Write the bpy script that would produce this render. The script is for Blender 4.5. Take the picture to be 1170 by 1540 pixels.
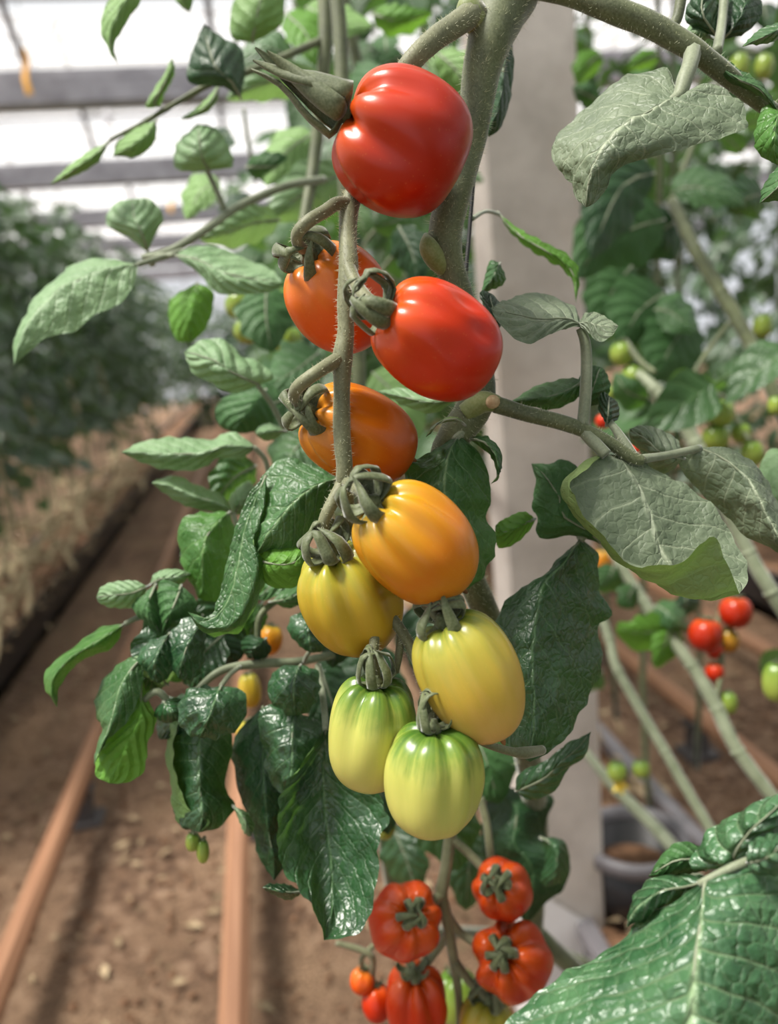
import bpy, math, random
import numpy as np
from mathutils import Vector, Matrix, Euler, noise

for o in list(bpy.data.objects): bpy.data.objects.remove(o)
SC = bpy.context.scene
COL = SC.collection

# ------------------------------------------------------------------ camera
FPX = 1200.0
W, H = 1170, 1540
TH, PS, RO = math.radians(12.1), math.radians(8.7), math.radians(5.0)
CAM = np.array([0.0, 0.0, 1.30])
Fv = np.array([math.sin(PS)*math.cos(TH), math.cos(PS)*math.cos(TH), -math.sin(TH)])
R0 = np.array([math.cos(PS), -math.sin(PS), 0.0]); U0 = np.cross(R0, Fv)
Rv = math.cos(RO)*R0 - math.sin(RO)*U0
Uv = math.sin(RO)*R0 + math.cos(RO)*U0
def P(x, y, d):                       # a pixel of the 1170x1540 photo at depth d (m) -> world
    return CAM + (Fv + Rv*(x-585)/FPX - Uv*(y-770)/FPX)*d
def G(x, y, z=0.0):                   # a pixel on the horizontal plane z
    r = Fv + Rv*(x-585)/FPX - Uv*(y-770)/FPX
    return CAM + r*((z-CAM[2])/r[2])
cd = bpy.data.cameras.new('camera'); cam = bpy.data.objects.new('camera', cd); COL.objects.link(cam)
cam.matrix_world = Matrix(((Rv[0],Uv[0],-Fv[0],CAM[0]),(Rv[1],Uv[1],-Fv[1],CAM[1]),(Rv[2],Uv[2],-Fv[2],CAM[2]),(0,0,0,1)))
cd.sensor_fit = 'VERTICAL'; cd.sensor_height = 36.0; cd.sensor_width = 36.0*W/H
cd.lens = FPX/H*36.0
cd.clip_start = 0.02; cd.clip_end = 200
cd.dof.use_dof = True; cd.dof.focus_distance = 0.375; cd.dof.aperture_fstop = 5.0
SC.camera = cam

# ------------------------------------------------------------------ light
wd = bpy.data.worlds.new('sky'); SC.world = wd; wd.use_nodes = True
bg = wd.node_tree.nodes['Background']; bg.inputs[0].default_value = (0.93, 0.96, 1.0, 1); bg.inputs[1].default_value = 0.68
sl = bpy.data.lights.new('sun', 'SUN'); sun = bpy.data.objects.new('sun', sl); COL.objects.link(sun)
sl.energy = 9.0; sl.angle = math.radians(16); sl.color = (1.0, 0.95, 0.86)
sun.rotation_euler = Vector((0.44, 0.02, -0.90)).to_track_quat('-Z', 'Y').to_euler()
SC.view_settings.view_transform = 'Standard'; SC.view_settings.look = 'None'
SC.view_settings.exposure = 0.32; SC.view_settings.gamma = 1.0
SC.view_settings.use_curve_mapping = False

# ------------------------------------------------------------------ materials
def lin(r, g, b):
    f = lambda c: (c/255/12.92) if c/255 <= 0.04045 else ((c/255+0.055)/1.055)**2.4
    return (f(r), f(g), f(b), 1.0)
class NT:
    def __init__(s, name):
        s.m = bpy.data.materials.new(name); s.m.use_nodes = True; s.t = s.m.node_tree; s.t.nodes.clear()
        s.out = s.n('ShaderNodeOutputMaterial')
    def n(s, kind, **kw):
        x = s.t.nodes.new(kind)
        for k, v in kw.items():
            if hasattr(x, k): setattr(x, k, v)
            else: x.inputs[k].default_value = v
        return x
    def l(s, a, b): s.t.links.new(a, b)
    def mix(s, fac, a, b, blend='MIX'):
        m = s.n('ShaderNodeMix', data_type='RGBA', blend_type=blend)
        for sock, v in ((m.inputs[0], fac), (m.inputs[6], a), (m.inputs[7], b)):
            if hasattr(v, 'is_linked') or hasattr(v, 'links'): s.l(v, sock)
            else: sock.default_value = v
        return m.outputs[2]
    def noise(s, scale, detail=3, coord=None, rough=0.55):
        x = s.n('ShaderNodeTexNoise'); x.inputs['Scale'].default_value = scale; x.inputs['Detail'].default_value = detail
        x.inputs['Roughness'].default_value = rough
        if coord is not None: s.l(coord, x.inputs['Vector'])
        return x.outputs['Fac']
    def ramp(s, fac, stops):
        r = s.n('ShaderNodeValToRGB'); e = r.color_ramp.elements
        while len(e) < len(stops): e.new(0.5)
        for i, (p, c) in enumerate(stops): e[i].position = p; e[i].color = c
        s.l(fac, r.inputs[0]); return r.outputs[0]
    def attr(s, name): 
        a = s.n('ShaderNodeAttribute', attribute_name=name); return a.outputs['Fac']
    def obj(s): return s.n('ShaderNodeTexCoord').outputs['Object']
    def bump(s, h, strength=0.3, dist=0.002):
        b = s.n('ShaderNodeBump'); b.inputs['Strength'].default_value = strength; b.inputs['Distance'].default_value = dist
        s.l(h, b.inputs['Height']); return b.outputs[0]
    def done(s, sh): s.l(sh, s.out.inputs[0]); return s.m

def simple_mat(name, c1, c2=None, rough=0.6, scale=20, bump=0.0, bdist=0.002, metal=0.0, spec=0.5, detail=4):
    t = NT(name); b = t.n('ShaderNodeBsdfPrincipled'); nz = t.noise(scale, detail, t.obj())
    if c2 is not None: t.l(t.ramp(nz, [(0.3, c1), (0.7, c2)]), b.inputs['Base Color'])
    else: b.inputs['Base Color'].default_value = c1
    b.inputs['Roughness'].default_value = rough; b.inputs['Metallic'].default_value = metal
    b.inputs['Specular IOR Level'].default_value = spec
    if bump: t.l(t.bump(nz, bump, bdist), b.inputs['Normal'])
    return t.done(b.outputs[0])

def leaf_mat(name, top1, top2, under, vein, rough=0.42, trans=0.25, tcol=None, spec=0.5, under_rough=0.6, scale=45, cell=210, relief=0.0014):
    t = NT(name); oc = t.obj()
    def mth(op, a, b=None, clamp=False):
        m = t.n('ShaderNodeMath', operation=op, use_clamp=clamp)
        for i, v in enumerate((a, b)):
            if v is None: continue
            if isinstance(v, (int, float)): m.inputs[i].default_value = v
            else: t.l(v, m.inputs[i])
        return m.outputs[0]
    nz = t.noise(scale, 4, oc); nz2 = t.noise(scale*9, 3, oc)
    au = t.attr('across'); ph = mth('ADD', t.attr('phase'), mth('MULTIPLY', mth('SUBTRACT', t.noise(60, 2, oc), 0.5), 0.22))
    dist = mth('PINGPONG', ph, 0.5)
    lat = mth('MULTIPLY', mth('SUBTRACT', 1.0, mth('MULTIPLY', dist, 15.0), True), mth('SUBTRACT', 1.0, mth('MULTIPLY', au, 0.55)))
    midv = mth('SUBTRACT', 1.0, mth('MULTIPLY', au, 22.0), True)
    wx = t.n('ShaderNodeVectorMath', operation='ADD'); t.l(oc, wx.inputs[0])
    wn = t.n('ShaderNodeTexNoise'); wn.inputs['Scale'].default_value = 120; t.l(oc, wn.inputs['Vector'])
    ws = t.n('ShaderNodeVectorMath', operation='SCALE'); t.l(wn.outputs['Color'], ws.inputs[0]); ws.inputs['Scale'].default_value = 0.006; t.l(ws.outputs[0], wx.inputs[1])
    vo = t.n('ShaderNodeTexVoronoi', feature='DISTANCE_TO_EDGE'); vo.inputs['Scale'].default_value = cell; t.l(wx.outputs[0], vo.inputs['Vector'])
    ret = mth('SUBTRACT', 1.0, mth('MULTIPLY', vo.outputs['Distance'], 14.0), True)
    vf = mth('MAXIMUM', mth('MAXIMUM', mth('MULTIPLY', lat, 0.62), mth('MULTIPLY', midv, 0.85)), mth('MULTIPLY', ret, 0.13))
    top = t.ramp(nz, [(0.3, top1), (0.72, top2)])
    top = t.mix(vf, top, vein)
    un = t.mix(nz, under, tuple(min(1, c*1.25) for c in under[:3])+(1,))
    un = t.mix(vf, un, tuple(min(1, c*1.5) for c in under[:3])+(1,))
    gb = t.n('ShaderNodeNewGeometry').outputs['Backfacing']
    col = t.mix(gb, top, un)
    b = t.n('ShaderNodeBsdfPrincipled'); t.l(col, b.inputs['Base Color'])
    rr = t.n('ShaderNodeMapRange'); t.l(gb, rr.inputs[0]); rr.inputs[3].default_value = rough; rr.inputs[4].default_value = under_rough
    t.l(rr.outputs[0], b.inputs['Roughness'])
    b.inputs['Specular IOR Level'].default_value = spec
    puffh = mth('POWER', mth('MULTIPLY', vo.outputs['Distance'], 2.0, True), 0.6)
    hgt = mth('ADD', mth('ADD', mth('MULTIPLY', puffh, 0.42), mth('MULTIPLY', mth('POWER', mth('MULTIPLY', dist, 2.0), 0.6), 1.2)), mth('MULTIPLY', nz2, 0.35))
    t.l(t.bump(hgt, 0.8, relief), b.inputs['Normal'])
    tr = t.n('ShaderNodeBsdfTranslucent'); tr.inputs[0].default_value = tcol or lin(110, 160, 56)
    ms = t.n('ShaderNodeMixShader'); ms.inputs[0].default_value = trans*0.8
    t.l(b.outputs[0], ms.inputs[1]); t.l(tr.outputs[0], ms.inputs[2])
    return t.done(ms.outputs[0])

M = {}
M['leaf_sheen'] = leaf_mat('leaf_sheen_grey_green', lin(88,102,80), lin(118,130,106), lin(112,132,80), lin(174,184,156), rough=0.5, trans=0.18, tcol=lin(110,150,60))  # pale sheen of light on these leaves is put into the base colour
M['leaf_mid'] = leaf_mat('leaf_mid_green', lin(44,84,42), lin(74,110,66), lin(112,146,84), lin(130,158,112), rough=0.42, trans=0.25)
M['leaf_gloss'] = leaf_mat('leaf_glossy_dark', lin(22,58,32), lin(46,86,50), lin(104,140,72), lin(100,134,90), rough=0.36, trans=0.2, spec=0.85)
M['leaf_dark'] = leaf_mat('leaf_deep_green', lin(20,50,26), lin(38,74,38), lin(52,90,44), lin(70,104,62), rough=0.45, trans=0.15, tcol=lin(70,120,40))
M['leaf_pale'] = leaf_mat('leaf_pale_green', lin(104,138,94), lin(136,166,124), lin(118,150,96), lin(168,192,154), rough=0.5, trans=0.3, tcol=lin(140,180,90))
M['leaf_fresh'] = leaf_mat('leaf_fresh_green', lin(52,98,38), lin(84,132,60), lin(88,136,46), lin(138,172,108), rough=0.4, trans=0.4, tcol=lin(120,170,56))
M['leaf_broad'] = leaf_mat('leaf_broad_blistered', lin(36,78,46), lin(76,114,76), lin(104,140,72), lin(150,174,132), rough=0.34, spec=0.8, trans=0.15, cell=150, relief=0.003)
M['leaf_far'] = leaf_mat('leaf_far_row', lin(20,40,26), lin(70,96,66), lin(80,106,74), lin(88,110,78), rough=0.36, spec=0.6, trans=0.2, tcol=lin(90,130,60), scale=12)
M['leaf_own'] = leaf_mat('leaf_own_row', lin(24,54,26), lin(66,102,58), lin(82,114,68), lin(94,122,78), rough=0.42, trans=0.3, tcol=lin(96,140,56), scale=14)

def stem_mat(name, c1, c2, c3):
    t = NT(name); oc = t.obj(); nz = t.noise(60, 4, oc); n2 = t.noise(900, 2, oc)
    c = t.ramp(nz, [(0.25, c1), (0.5, c2), (0.78, c3)])
    c = t.mix(0.10, c, t.ramp(n2, [(0.35, c1), (0.65, lin(190,196,160))]))
    b = t.n('ShaderNodeBsdfPrincipled'); t.l(c, b.inputs['Base Color']); b.inputs['Roughness'].default_value = 0.6
    b.inputs['Sheen Weight'].default_value = 0.35; b.inputs['Sheen Roughness'].default_value = 0.4
    t.l(t.bump(n2, 0.3, 0.0003), b.inputs['Normal'])
    return t.done(b.outputs[0])
M['stem'] = stem_mat('stem_olive_green', lin(52,60,34), lin(74,82,48), lin(98,106,68))
M['truss'] = stem_mat('truss_grey_green', lin(76,80,52), lin(98,100,70), lin(120,122,90))
M['stem_pale'] = stem_mat('stem_pale_green', lin(92,102,76), lin(114,122,98), lin(134,142,118))
M['sepal'] = stem_mat('sepal_green', lin(48,60,30), lin(72,82,46), lin(96,104,64))
M['node'] = stem_mat('stem_node_green', lin(90,104,48), lin(114,124,66), lin(134,140,90))
t = NT('fine_stem_hair'); b = t.n('ShaderNodeBsdfPrincipled'); b.inputs['Base Color'].default_value = lin(226,228,204); b.inputs['Roughness'].default_value = 0.5
tr = t.n('ShaderNodeBsdfTranslucent'); tr.inputs[0].default_value = lin(226,228,204); ms = t.n('ShaderNodeMixShader'); ms.inputs[0].default_value = 0.5
t.l(b.outputs[0], ms.inputs[1]); t.l(tr.outputs[0], ms.inputs[2]); M['hair'] = t.done(ms.outputs[0])
M['scar'] = simple_mat('stem_scar', lin(150,120,84), lin(196,176,140), rough=0.8, scale=300)
M['dry'] = simple_mat('dried_brown', lin(90,56,30), lin(150,104,60), rough=0.8, scale=200)

def tomato_mat(name, stops, streak, rough=0.30, blotch=None):
    t = NT(name); oc = t.obj(); ax = t.attr('axis'); an = t.attr('ang')
    nz = t.noise(38, 4, oc)
    cmb = t.n('ShaderNodeCombineXYZ'); t.l(an, cmb.inputs[0]); t.l(ax, cmb.inputs[2])
    mp = t.n('ShaderNodeMapping'); mp.inputs['Scale'].default_value = (26, 1, 2.2); t.l(cmb.outputs[0], mp.inputs[0])
    st = t.noise(1.0, 3, mp.outputs[0])
    a = t.n('ShaderNodeMath', operation='MULTIPLY_ADD'); t.l(nz, a.inputs[0]); a.inputs[1].default_value = 0.30; a.inputs[2].default_value = -0.15
    a2 = t.n('ShaderNodeMath', operation='ADD'); t.l(ax, a2.inputs[0]); t.l(a.outputs[0], a2.inputs[1])
    b1 = t.n('ShaderNodeMath', operation='MULTIPLY_ADD'); t.l(st, b1.inputs[0]); b1.inputs[1].default_value = streak; b1.inputs[2].default_value = -streak/2
    b2 = t.n('ShaderNodeMath', operation='ADD', use_clamp=True); t.l(a2.outputs[0], b2.inputs[0]); t.l(b1.outputs[0], b2.inputs[1])
    c = t.ramp(b2.outputs[0], stops)
    sp = t.n('ShaderNodeTexVoronoi'); sp.inputs['Scale'].default_value = 420; t.l(oc, sp.inputs['Vector'])
    dot = t.ramp(sp.outputs['Distance'], [(0.0, (1,1,1,1)), (0.16, (0,0,0,1))])
    dm = t.n('ShaderNodeMath', operation='MULTIPLY'); t.l(dot, dm.inputs[0]); dm.inputs[1].default_value = 0.16
    c = t.mix(dm.outputs[0], c, lin(240,200,110))
    b = t.n('ShaderNodeBsdfPrincipled'); t.l(c, b.inputs['Base Color'])
    b.inputs['Roughness'].default_value = rough; b.inputs['Specular IOR Level'].default_value = 0.42
    b.inputs['Subsurface Weight'].default_value = 0.12; b.inputs['Subsurface Radius'].default_value = (1.0, 0.35, 0.12); b.inputs['Subsurface Scale'].default_value = 0.004
    return t.done(b.outputs[0])
RED = tomato_mat('tomato_red', [(0, lin(182,70,10)), (0.25, lin(174,44,6)), (0.7, lin(160,28,5)), (1, lin(152,24,5))], 0.15)
RED2 = tomato_mat('tomato_orange_red', [(0, lin(196,78,14)), (0.3, lin(188,48,8)), (0.7, lin(178,34,6)), (1, lin(176,34,6))], 0.15)
ORANGE = tomato_mat('tomato_orange', [(0, lin(206,116,32)), (0.35, lin(208,88,18)), (0.8, lin(198,68,12)), (1, lin(192,62,12))], 0.2)
AMBER = tomato_mat('tomato_amber', [(0, lin(190,126,34)), (0.3, lin(196,106,16)), (0.75, lin(174,80,10)), (1, lin(164,72,10))], 0.2)
GOLD = tomato_mat('tomato_golden', [(0, lin(168,144,40)), (0.22, lin(192,132,24)), (0.6, lin(194,110,12)), (1, lin(200,124,28))], 0.25)
YGREEN = tomato_mat('tomato_yellow_green', [(0, lin(138,142,46)), (0.3, lin(178,152,44)), (0.7, lin(184,146,38)), (1, lin(178,128,34))], 0.3)
YELLOW = tomato_mat('tomato_yellow', [(0, lin(90,112,36)), (0.15, lin(156,150,60)), (0.5, lin(188,158,60)), (1, lin(206,162,90))], 0.28)
GREEN = tomato_mat('tomato_pale_green', [(0, lin(58,92,28)), (0.14, lin(104,128,48)), (0.34, lin(170,172,84)), (1, lin(196,188,102))], 0.4)
UNRIPE = tomato_mat('tomato_unripe', [(0, lin(76,112,34)), (0.4, lin(124,144,56)), (1, lin(152,164,76))], 0.3)
OLIVE = tomato_mat('tomato_olive_amber', [(0, lin(120,110,30)), (0.4, lin(166,120,30)), (1, lin(170,104,26))], 0.2)

# ground, metal, concrete, film
t = NT('ground_mulch'); oc = t.n('ShaderNodeTexCoord').outputs['Object']
n1 = t.noise(2.2, 5, oc); n2 = t.noise(26, 6, oc, 0.7); n3 = t.noise(150, 4, oc, 0.7)
c = t.ramp(n2, [(0.34, lin(78,56,40)), (0.5, lin(126,96,73)), (0.66, lin(178,148,122))])
c = t.mix(t.ramp(n1, [(0.42, (0,0,0,1)), (0.62, (1,1,1,1))]), c, t.ramp(n3, [(0.40, lin(92,66,44)), (0.60, lin(188,154,122))]))
g = t.noise(5.5, 4, oc); gm = t.ramp(g, [(0.66, (0,0,0,1)), (0.74, (0.55,0.55,0.55,1))]); c = t.mix(gm, c, lin(84,96,62))
b = t.n('ShaderNodeBsdfPrincipled'); t.l(c, b.inputs['Base Color']); b.inputs['Roughness'].default_value = 0.92
ad = t.n('ShaderNodeMath', operation='ADD'); t.l(n2, ad.inputs[0]); t.l(n3, ad.inputs[1])
t.l(t.bump(ad.outputs[0], 0.9, 0.02), b.inputs['Normal']); M['ground'] = t.done(b.outputs[0])
t = NT('rail_copper_paint'); oc = t.n('ShaderNodeTexCoord').outputs['Object']
mp = t.n('ShaderNodeMapping'); mp.inputs['Scale'].default_value = (60, 1.5, 60); t.l(oc, mp.inputs[0])
c = t.ramp(t.noise(1, 4, mp.outputs[0]), [(0.3, lin(120,82,58)), (0.7, lin(166,124,96))])
b = t.n('ShaderNodeBsdfPrincipled'); t.l(c, b.inputs['Base Color']); b.inputs['Roughness'].default_value = 0.45; M['rail'] = t.done(b.outputs[0])
t = NT('pillar_concrete'); oc = t.obj(); n1 = t.noise(7, 6, oc, 0.6); n2 = t.noise(120, 3, oc)
c = t.ramp(n1, [(0.3, lin(166,157,149)), (0.55, lin(200,191,183)), (0.75, lin(218,209,200))])
c = t.mix(t.ramp(t.noise(3, 4, oc), [(0.55, (0,0,0,1)), (0.75, (0.5,0.5,0.5,1))]), c, lin(176,150,130))
b = t.n('ShaderNodeBsdfPrincipled'); t.l(c, b.inputs['Base Color']); b.inputs['Roughness'].default_value = 0.8
t.l(t.bump(n2, 0.25, 0.002), b.inputs['Normal']); M['pillar'] = t.done(b.outputs[0])
M['metal'] = simple_mat('galvanised_grey', lin(132,130,136), lin(172,170,176), rough=0.5, scale=6, metal=0.2)
M['darkmetal'] = simple_mat('dark_grey_steel', lin(60,58,60), lin(92,88,88), rough=0.5, scale=8)
M['black'] = simple_mat('black_plastic', lin(22,22,24), lin(40,38,40), rough=0.4, scale=12)
M['greyrim'] = simple_mat('grey_plastic', lin(96,94,98), lin(124,120,124), rough=0.4, scale=10)
M['slab'] = simple_mat('coir_substrate', lin(84,58,40), lin(140,104,76), rough=0.9, scale=40, bump=0.8, bdist=0.02)
M['sunlit_white'] = simple_mat('sunlit_patch_white', lin(226,222,222), lin(240,238,238), rough=0.45, scale=9)  # white that stands in for sunlight on the pillar foot
M['vine'] = simple_mat('dried_vine', lin(150,132,100), lin(196,180,146), rough=0.85, scale=40, bump=0.4)
M['dead'] = simple_mat('dead_leaf_litter', lin(104,84,58), lin(186,166,134), rough=0.9, scale=30)
M['tag'] = simple_mat('yellow_orange_tag', lin(232,160,40), lin(244,186,70), rough=0.5, scale=10)
M['string'] = simple_mat('black_string', lin(18,18,20), lin(34,34,36), rough=0.6, scale=200)
M['flower'] = simple_mat('yellow_petal', lin(230,196,40), lin(244,216,80), rough=0.5, scale=60)
t = NT('greenhouse_film'); tp = t.n('ShaderNodeBsdfTransparent'); tp.inputs[0].default_value = (0.97,0.97,0.98,1)
tl = t.n('ShaderNodeBsdfTranslucent'); tl.inputs[0].default_value = (0.95,0.95,0.95,1)
ms = t.n('ShaderNodeMixShader'); ms.inputs[0].default_value = 0.2; t.l(tp.outputs[0], ms.inputs[1]); t.l(tl.outputs[0], ms.inputs[2]); M['film'] = t.done(ms.outputs[0])

# ------------------------------------------------------------------ object helpers
def tag(o, label=None, cat=None, group=None, kind=None):
    if label: o['label'] = label
    if cat: o['category'] = cat
    if group: o['group'] = group
    if kind: o['kind'] = kind
    return o
def thing(name, loc, label, cat, group=None):
    o = bpy.data.objects.new(name, None); COL.objects.link(o); o.location = Vector([float(v) for v in loc]); o.empty_display_size = 0.02
    return tag(o, label, cat, group)
def root_of(o):
    while o.parent: o = o.parent
    return o
def mesh(name, v, f, mat, smooth=True, attrs=None):
    me = bpy.data.meshes.new(name); me.from_pydata([tuple(map(float, p)) for p in v], [], f)
    if mat: me.materials.append(mat)
    if smooth: me.polygons.foreach_set('use_smooth', [True]*len(me.polygons))
    for k, a in (attrs or {}).items():
        at = me.attributes.new(k, 'FLOAT', 'POINT'); at.data.foreach_set('value', np.asarray(a, dtype=np.float32).ravel())
    me.update(); return me
def obj(name, v, f, mat, parent=None, smooth=True, attrs=None, kind=None, label=None):
    v = np.asarray(v, dtype=float)
    loc = np.zeros(3)
    if parent is not None: v = v - np.array(root_of(parent).location)
    else:
        loc = np.array([(v[:,0].min()+v[:,0].max())/2, (v[:,1].min()+v[:,1].max())/2, v[:,2].min()]); v = v - loc
    o = bpy.data.objects.new(name, mesh(name, v, f, mat, smooth, attrs)); COL.objects.link(o)
    o.location = loc; o.parent = parent
    if kind: o['kind'] = kind
    if label: o['label'] = label
    return o
class MB:
    def __init__(s): s.v = []; s.f = []
    def add(s, v, f):
        n = len(s.v); s.v += [tuple(p) for p in v]; s.f += [tuple(i+n for i in q) for q in f]; return s
    def box(s, a, b): 
        (x0,y0,z0),(x1,y1,z1) = a, b
        return s.add([(x0,y0,z0),(x1,y0,z0),(x1,y1,z0),(x0,y1,z0),(x0,y0,z1),(x1,y0,z1),(x1,y1,z1),(x0,y1,z1)],
              [(0,3,2,1),(4,5,6,7),(0,1,5,4),(1,2,6,5),(2,3,7,6),(3,0,4,7)])
    def go(s, name, mat, parent=None, smooth=False, **k): return obj(name, s.v, s.f, mat, parent, smooth, **k)
def cr(pts, n):                        # Catmull-Rom resample, rows of any width
    p = np.asarray(pts, dtype=float)
    if len(p) == 2: return p[0] + (p[1]-p[0])*np.linspace(0,1,n)[:,None]
    q = np.vstack([2*p[0]-p[1], p, 2*p[-1]-p[-2]])
    seg = np.r_[0, np.cumsum(np.maximum(np.linalg.norm(np.diff(p[:, :3], axis=0), axis=1), 1e-6)**0.75)]
    u = np.linspace(0, seg[-1], n); out = []
    for t in u:
        i = min(np.searchsorted(seg, t, 'right')-1, len(p)-2); s = (t-seg[i])/(seg[i+1]-seg[i])
        a, b, c, d = q[i], q[i+1], q[i+2], q[i+3]
        out.append(0.5*((2*b)+(c-a)*s+(2*a-5*b+4*c-d)*s*s+(3*b-a-3*c+d)*s**3))
    return np.array(out)
def tube(pts, n=None, seg=10, bump=0.0, seed=0):   # pts rows (x,y,z,r)
    p = np.asarray(pts, dtype=float)
    if n: p = cr(p, n)
    v = []; f = []; c = p[:, :3]; T = np.gradient(c, axis=0); T /= np.maximum(np.linalg.norm(T, axis=1), 1e-9)[:,None]
    up = np.array([0.31, 0.2, 0.93]); a = np.cross(T[0], up); a /= np.linalg.norm(a)
    for i in range(len(p)):
        a = a - T[i]*(a@T[i]); a /= np.linalg.norm(a); b = np.cross(T[i], a)
        for k in range(seg):
            th = 2*math.pi*k/seg; r = p[i,3]
            if bump: r *= 1+bump*noise.noise(Vector((c[i]+ (a*math.cos(th)+b*math.sin(th))*r)*90)+Vector((seed,0,0)))
            v.append(c[i]+(a*math.cos(th)+b*math.sin(th))*r)
    for i in range(len(p)-1):
        for k in range(seg):
            k2 = (k+1) % seg; f.append((i*seg+k, i*seg+k2, (i+1)*seg+k2, (i+1)*seg+k))
    f.append(tuple(range(seg))[::-1]); f.append(tuple((len(p)-1)*seg+k for k in range(seg)))
    return v, f
def pt(L):                             # (px,py,depth,radius_px) -> world rows with radius in metres
    return [tuple(P(x, y, d))+(r*d/FPX,) for x, y, d, r in L]
def hairs(name, parent, rows, count, seed, length=0.0026, rad=0.0001):
    rng = np.random.default_rng(seed); p = cr(rows, 60); c = p[:, :3]; T = np.gradient(c, axis=0); mb = MB()
    for _ in range(count):
        i = rng.integers(0, 60); tt = T[i]/np.linalg.norm(T[i]); a = rng.normal(size=3); a -= tt*(a@tt); a /= np.linalg.norm(a)
        b = c[i]+T[i]*(rng.random()-0.5)+a*p[i,3]*0.97; d = a+rng.normal(size=3)*0.3; d /= np.linalg.norm(d); L = length*(0.35+0.9*rng.random())
        e = np.cross(tt, d); e /= np.linalg.norm(e); g = np.cross(d, e)
        mb.add([b+e*rad, b-e*rad*0.5+g*rad*0.87, b-e*rad*0.5-g*rad*0.87, b+d*L], [(0,1,3),(1,2,3),(2,0,3)])
    return mb.go(name, M['hair'], parent, kind='stuff')

# ---- a leaf blade lofted through rails (rows of (px,py,depth)) from base to tip
def loft(rails, mid, nv=40, nu=10, puff=0.0016, nvein=6, seed=0, flip=False, world=False, rough_edge=0.0):
    rr = [cr([tuple(P(*q)) for q in r] if not world else r, nv) for r in rails]
    k = len(rr); cols = (k-1)*nu+1; pts = np.zeros((nv, cols, 3))
    for i in range(nv):
        q = np.array([r[i] for r in rr]); e = np.vstack([2*q[0]-q[1], q, 2*q[-1]-q[-2]])
        for c in range(cols):
            j = min(c//nu, k-2); s = (c-j*nu)/nu; a, b, cc, d = e[j], e[j+1], e[j+2], e[j+3]
            pts[i, c] = 0.5*((2*b)+(cc-a)*s+(2*a-5*b+4*cc-d)*s*s+(3*b-a-3*cc+d)*s**3)
    mc = mid*nu; V = np.linspace(0, 1, nv)[:,None]; Uc = (np.arange(cols)-mc)/nu
    Uc = np.where(Uc < 0, Uc/max(mid, 1), Uc/max(k-1-mid, 1))[None,:]; A = np.abs(Uc)
    ph = (V*1.06-0.30*A**1.15)*nvein+np.where(Uc < 0, 0.0, 0.37)+0.10*seed
    dist = np.abs(ph-np.round(ph)); wv = 0.07+0.05*A
    lat = np.exp(-(dist/wv)**2)*(1-0.35*A)*np.clip(A*8, 0, 1)
    midv = np.exp(-(A/0.05)**2)
    vein = (ph, A+0*V)
    du = np.gradient(pts, axis=1); dv = np.gradient(pts, axis=0); N = np.cross(du, dv); N /= np.maximum(np.linalg.norm(N, axis=2), 1e-9)[:,:,None]
    h = np.abs(np.sin(math.pi*ph))**0.7*np.clip(A*4, 0, 1)*(1-0.4*A)
    wob = np.zeros((nv, cols))
    for i in range(nv):
        for c in range(cols):
            v3 = Vector(pts[i,c])*70+Vector((seed*3.1, 0, 0)); wob[i,c] = noise.noise(v3)*0.9+noise.noise(v3*2.7)*0.55
    sgn = -1.0 if flip else 1.0
    env = np.clip(np.minimum(V, 1-V)*8, 0, 1)
    pts = pts+N*((h*0.8+wob*0.75-0.35)*puff*env*sgn)[:,:,None]
    if rough_edge:
        dirn = du/np.maximum(np.linalg.norm(du, axis=2), 1e-9)[:,:,None]
        lob = (np.abs(np.sin(math.pi*(V*nvein*1.3+0.2*seed)))-0.6)*rough_edge*env
        pts[:, 0] -= dirn[:, 0]*lob; pts[:, -1] += dirn[:, -1]*lob
    v = pts.reshape(-1, 3); f = []
    for i in range(nv-1):
        for c in range(cols-1):
            a = i*cols+c; q = (a, a+1, a+cols+1, a+cols); f.append(q[::-1] if flip else q)
    return v, f, vein, rr[mid]
LEAVES = 0
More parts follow.
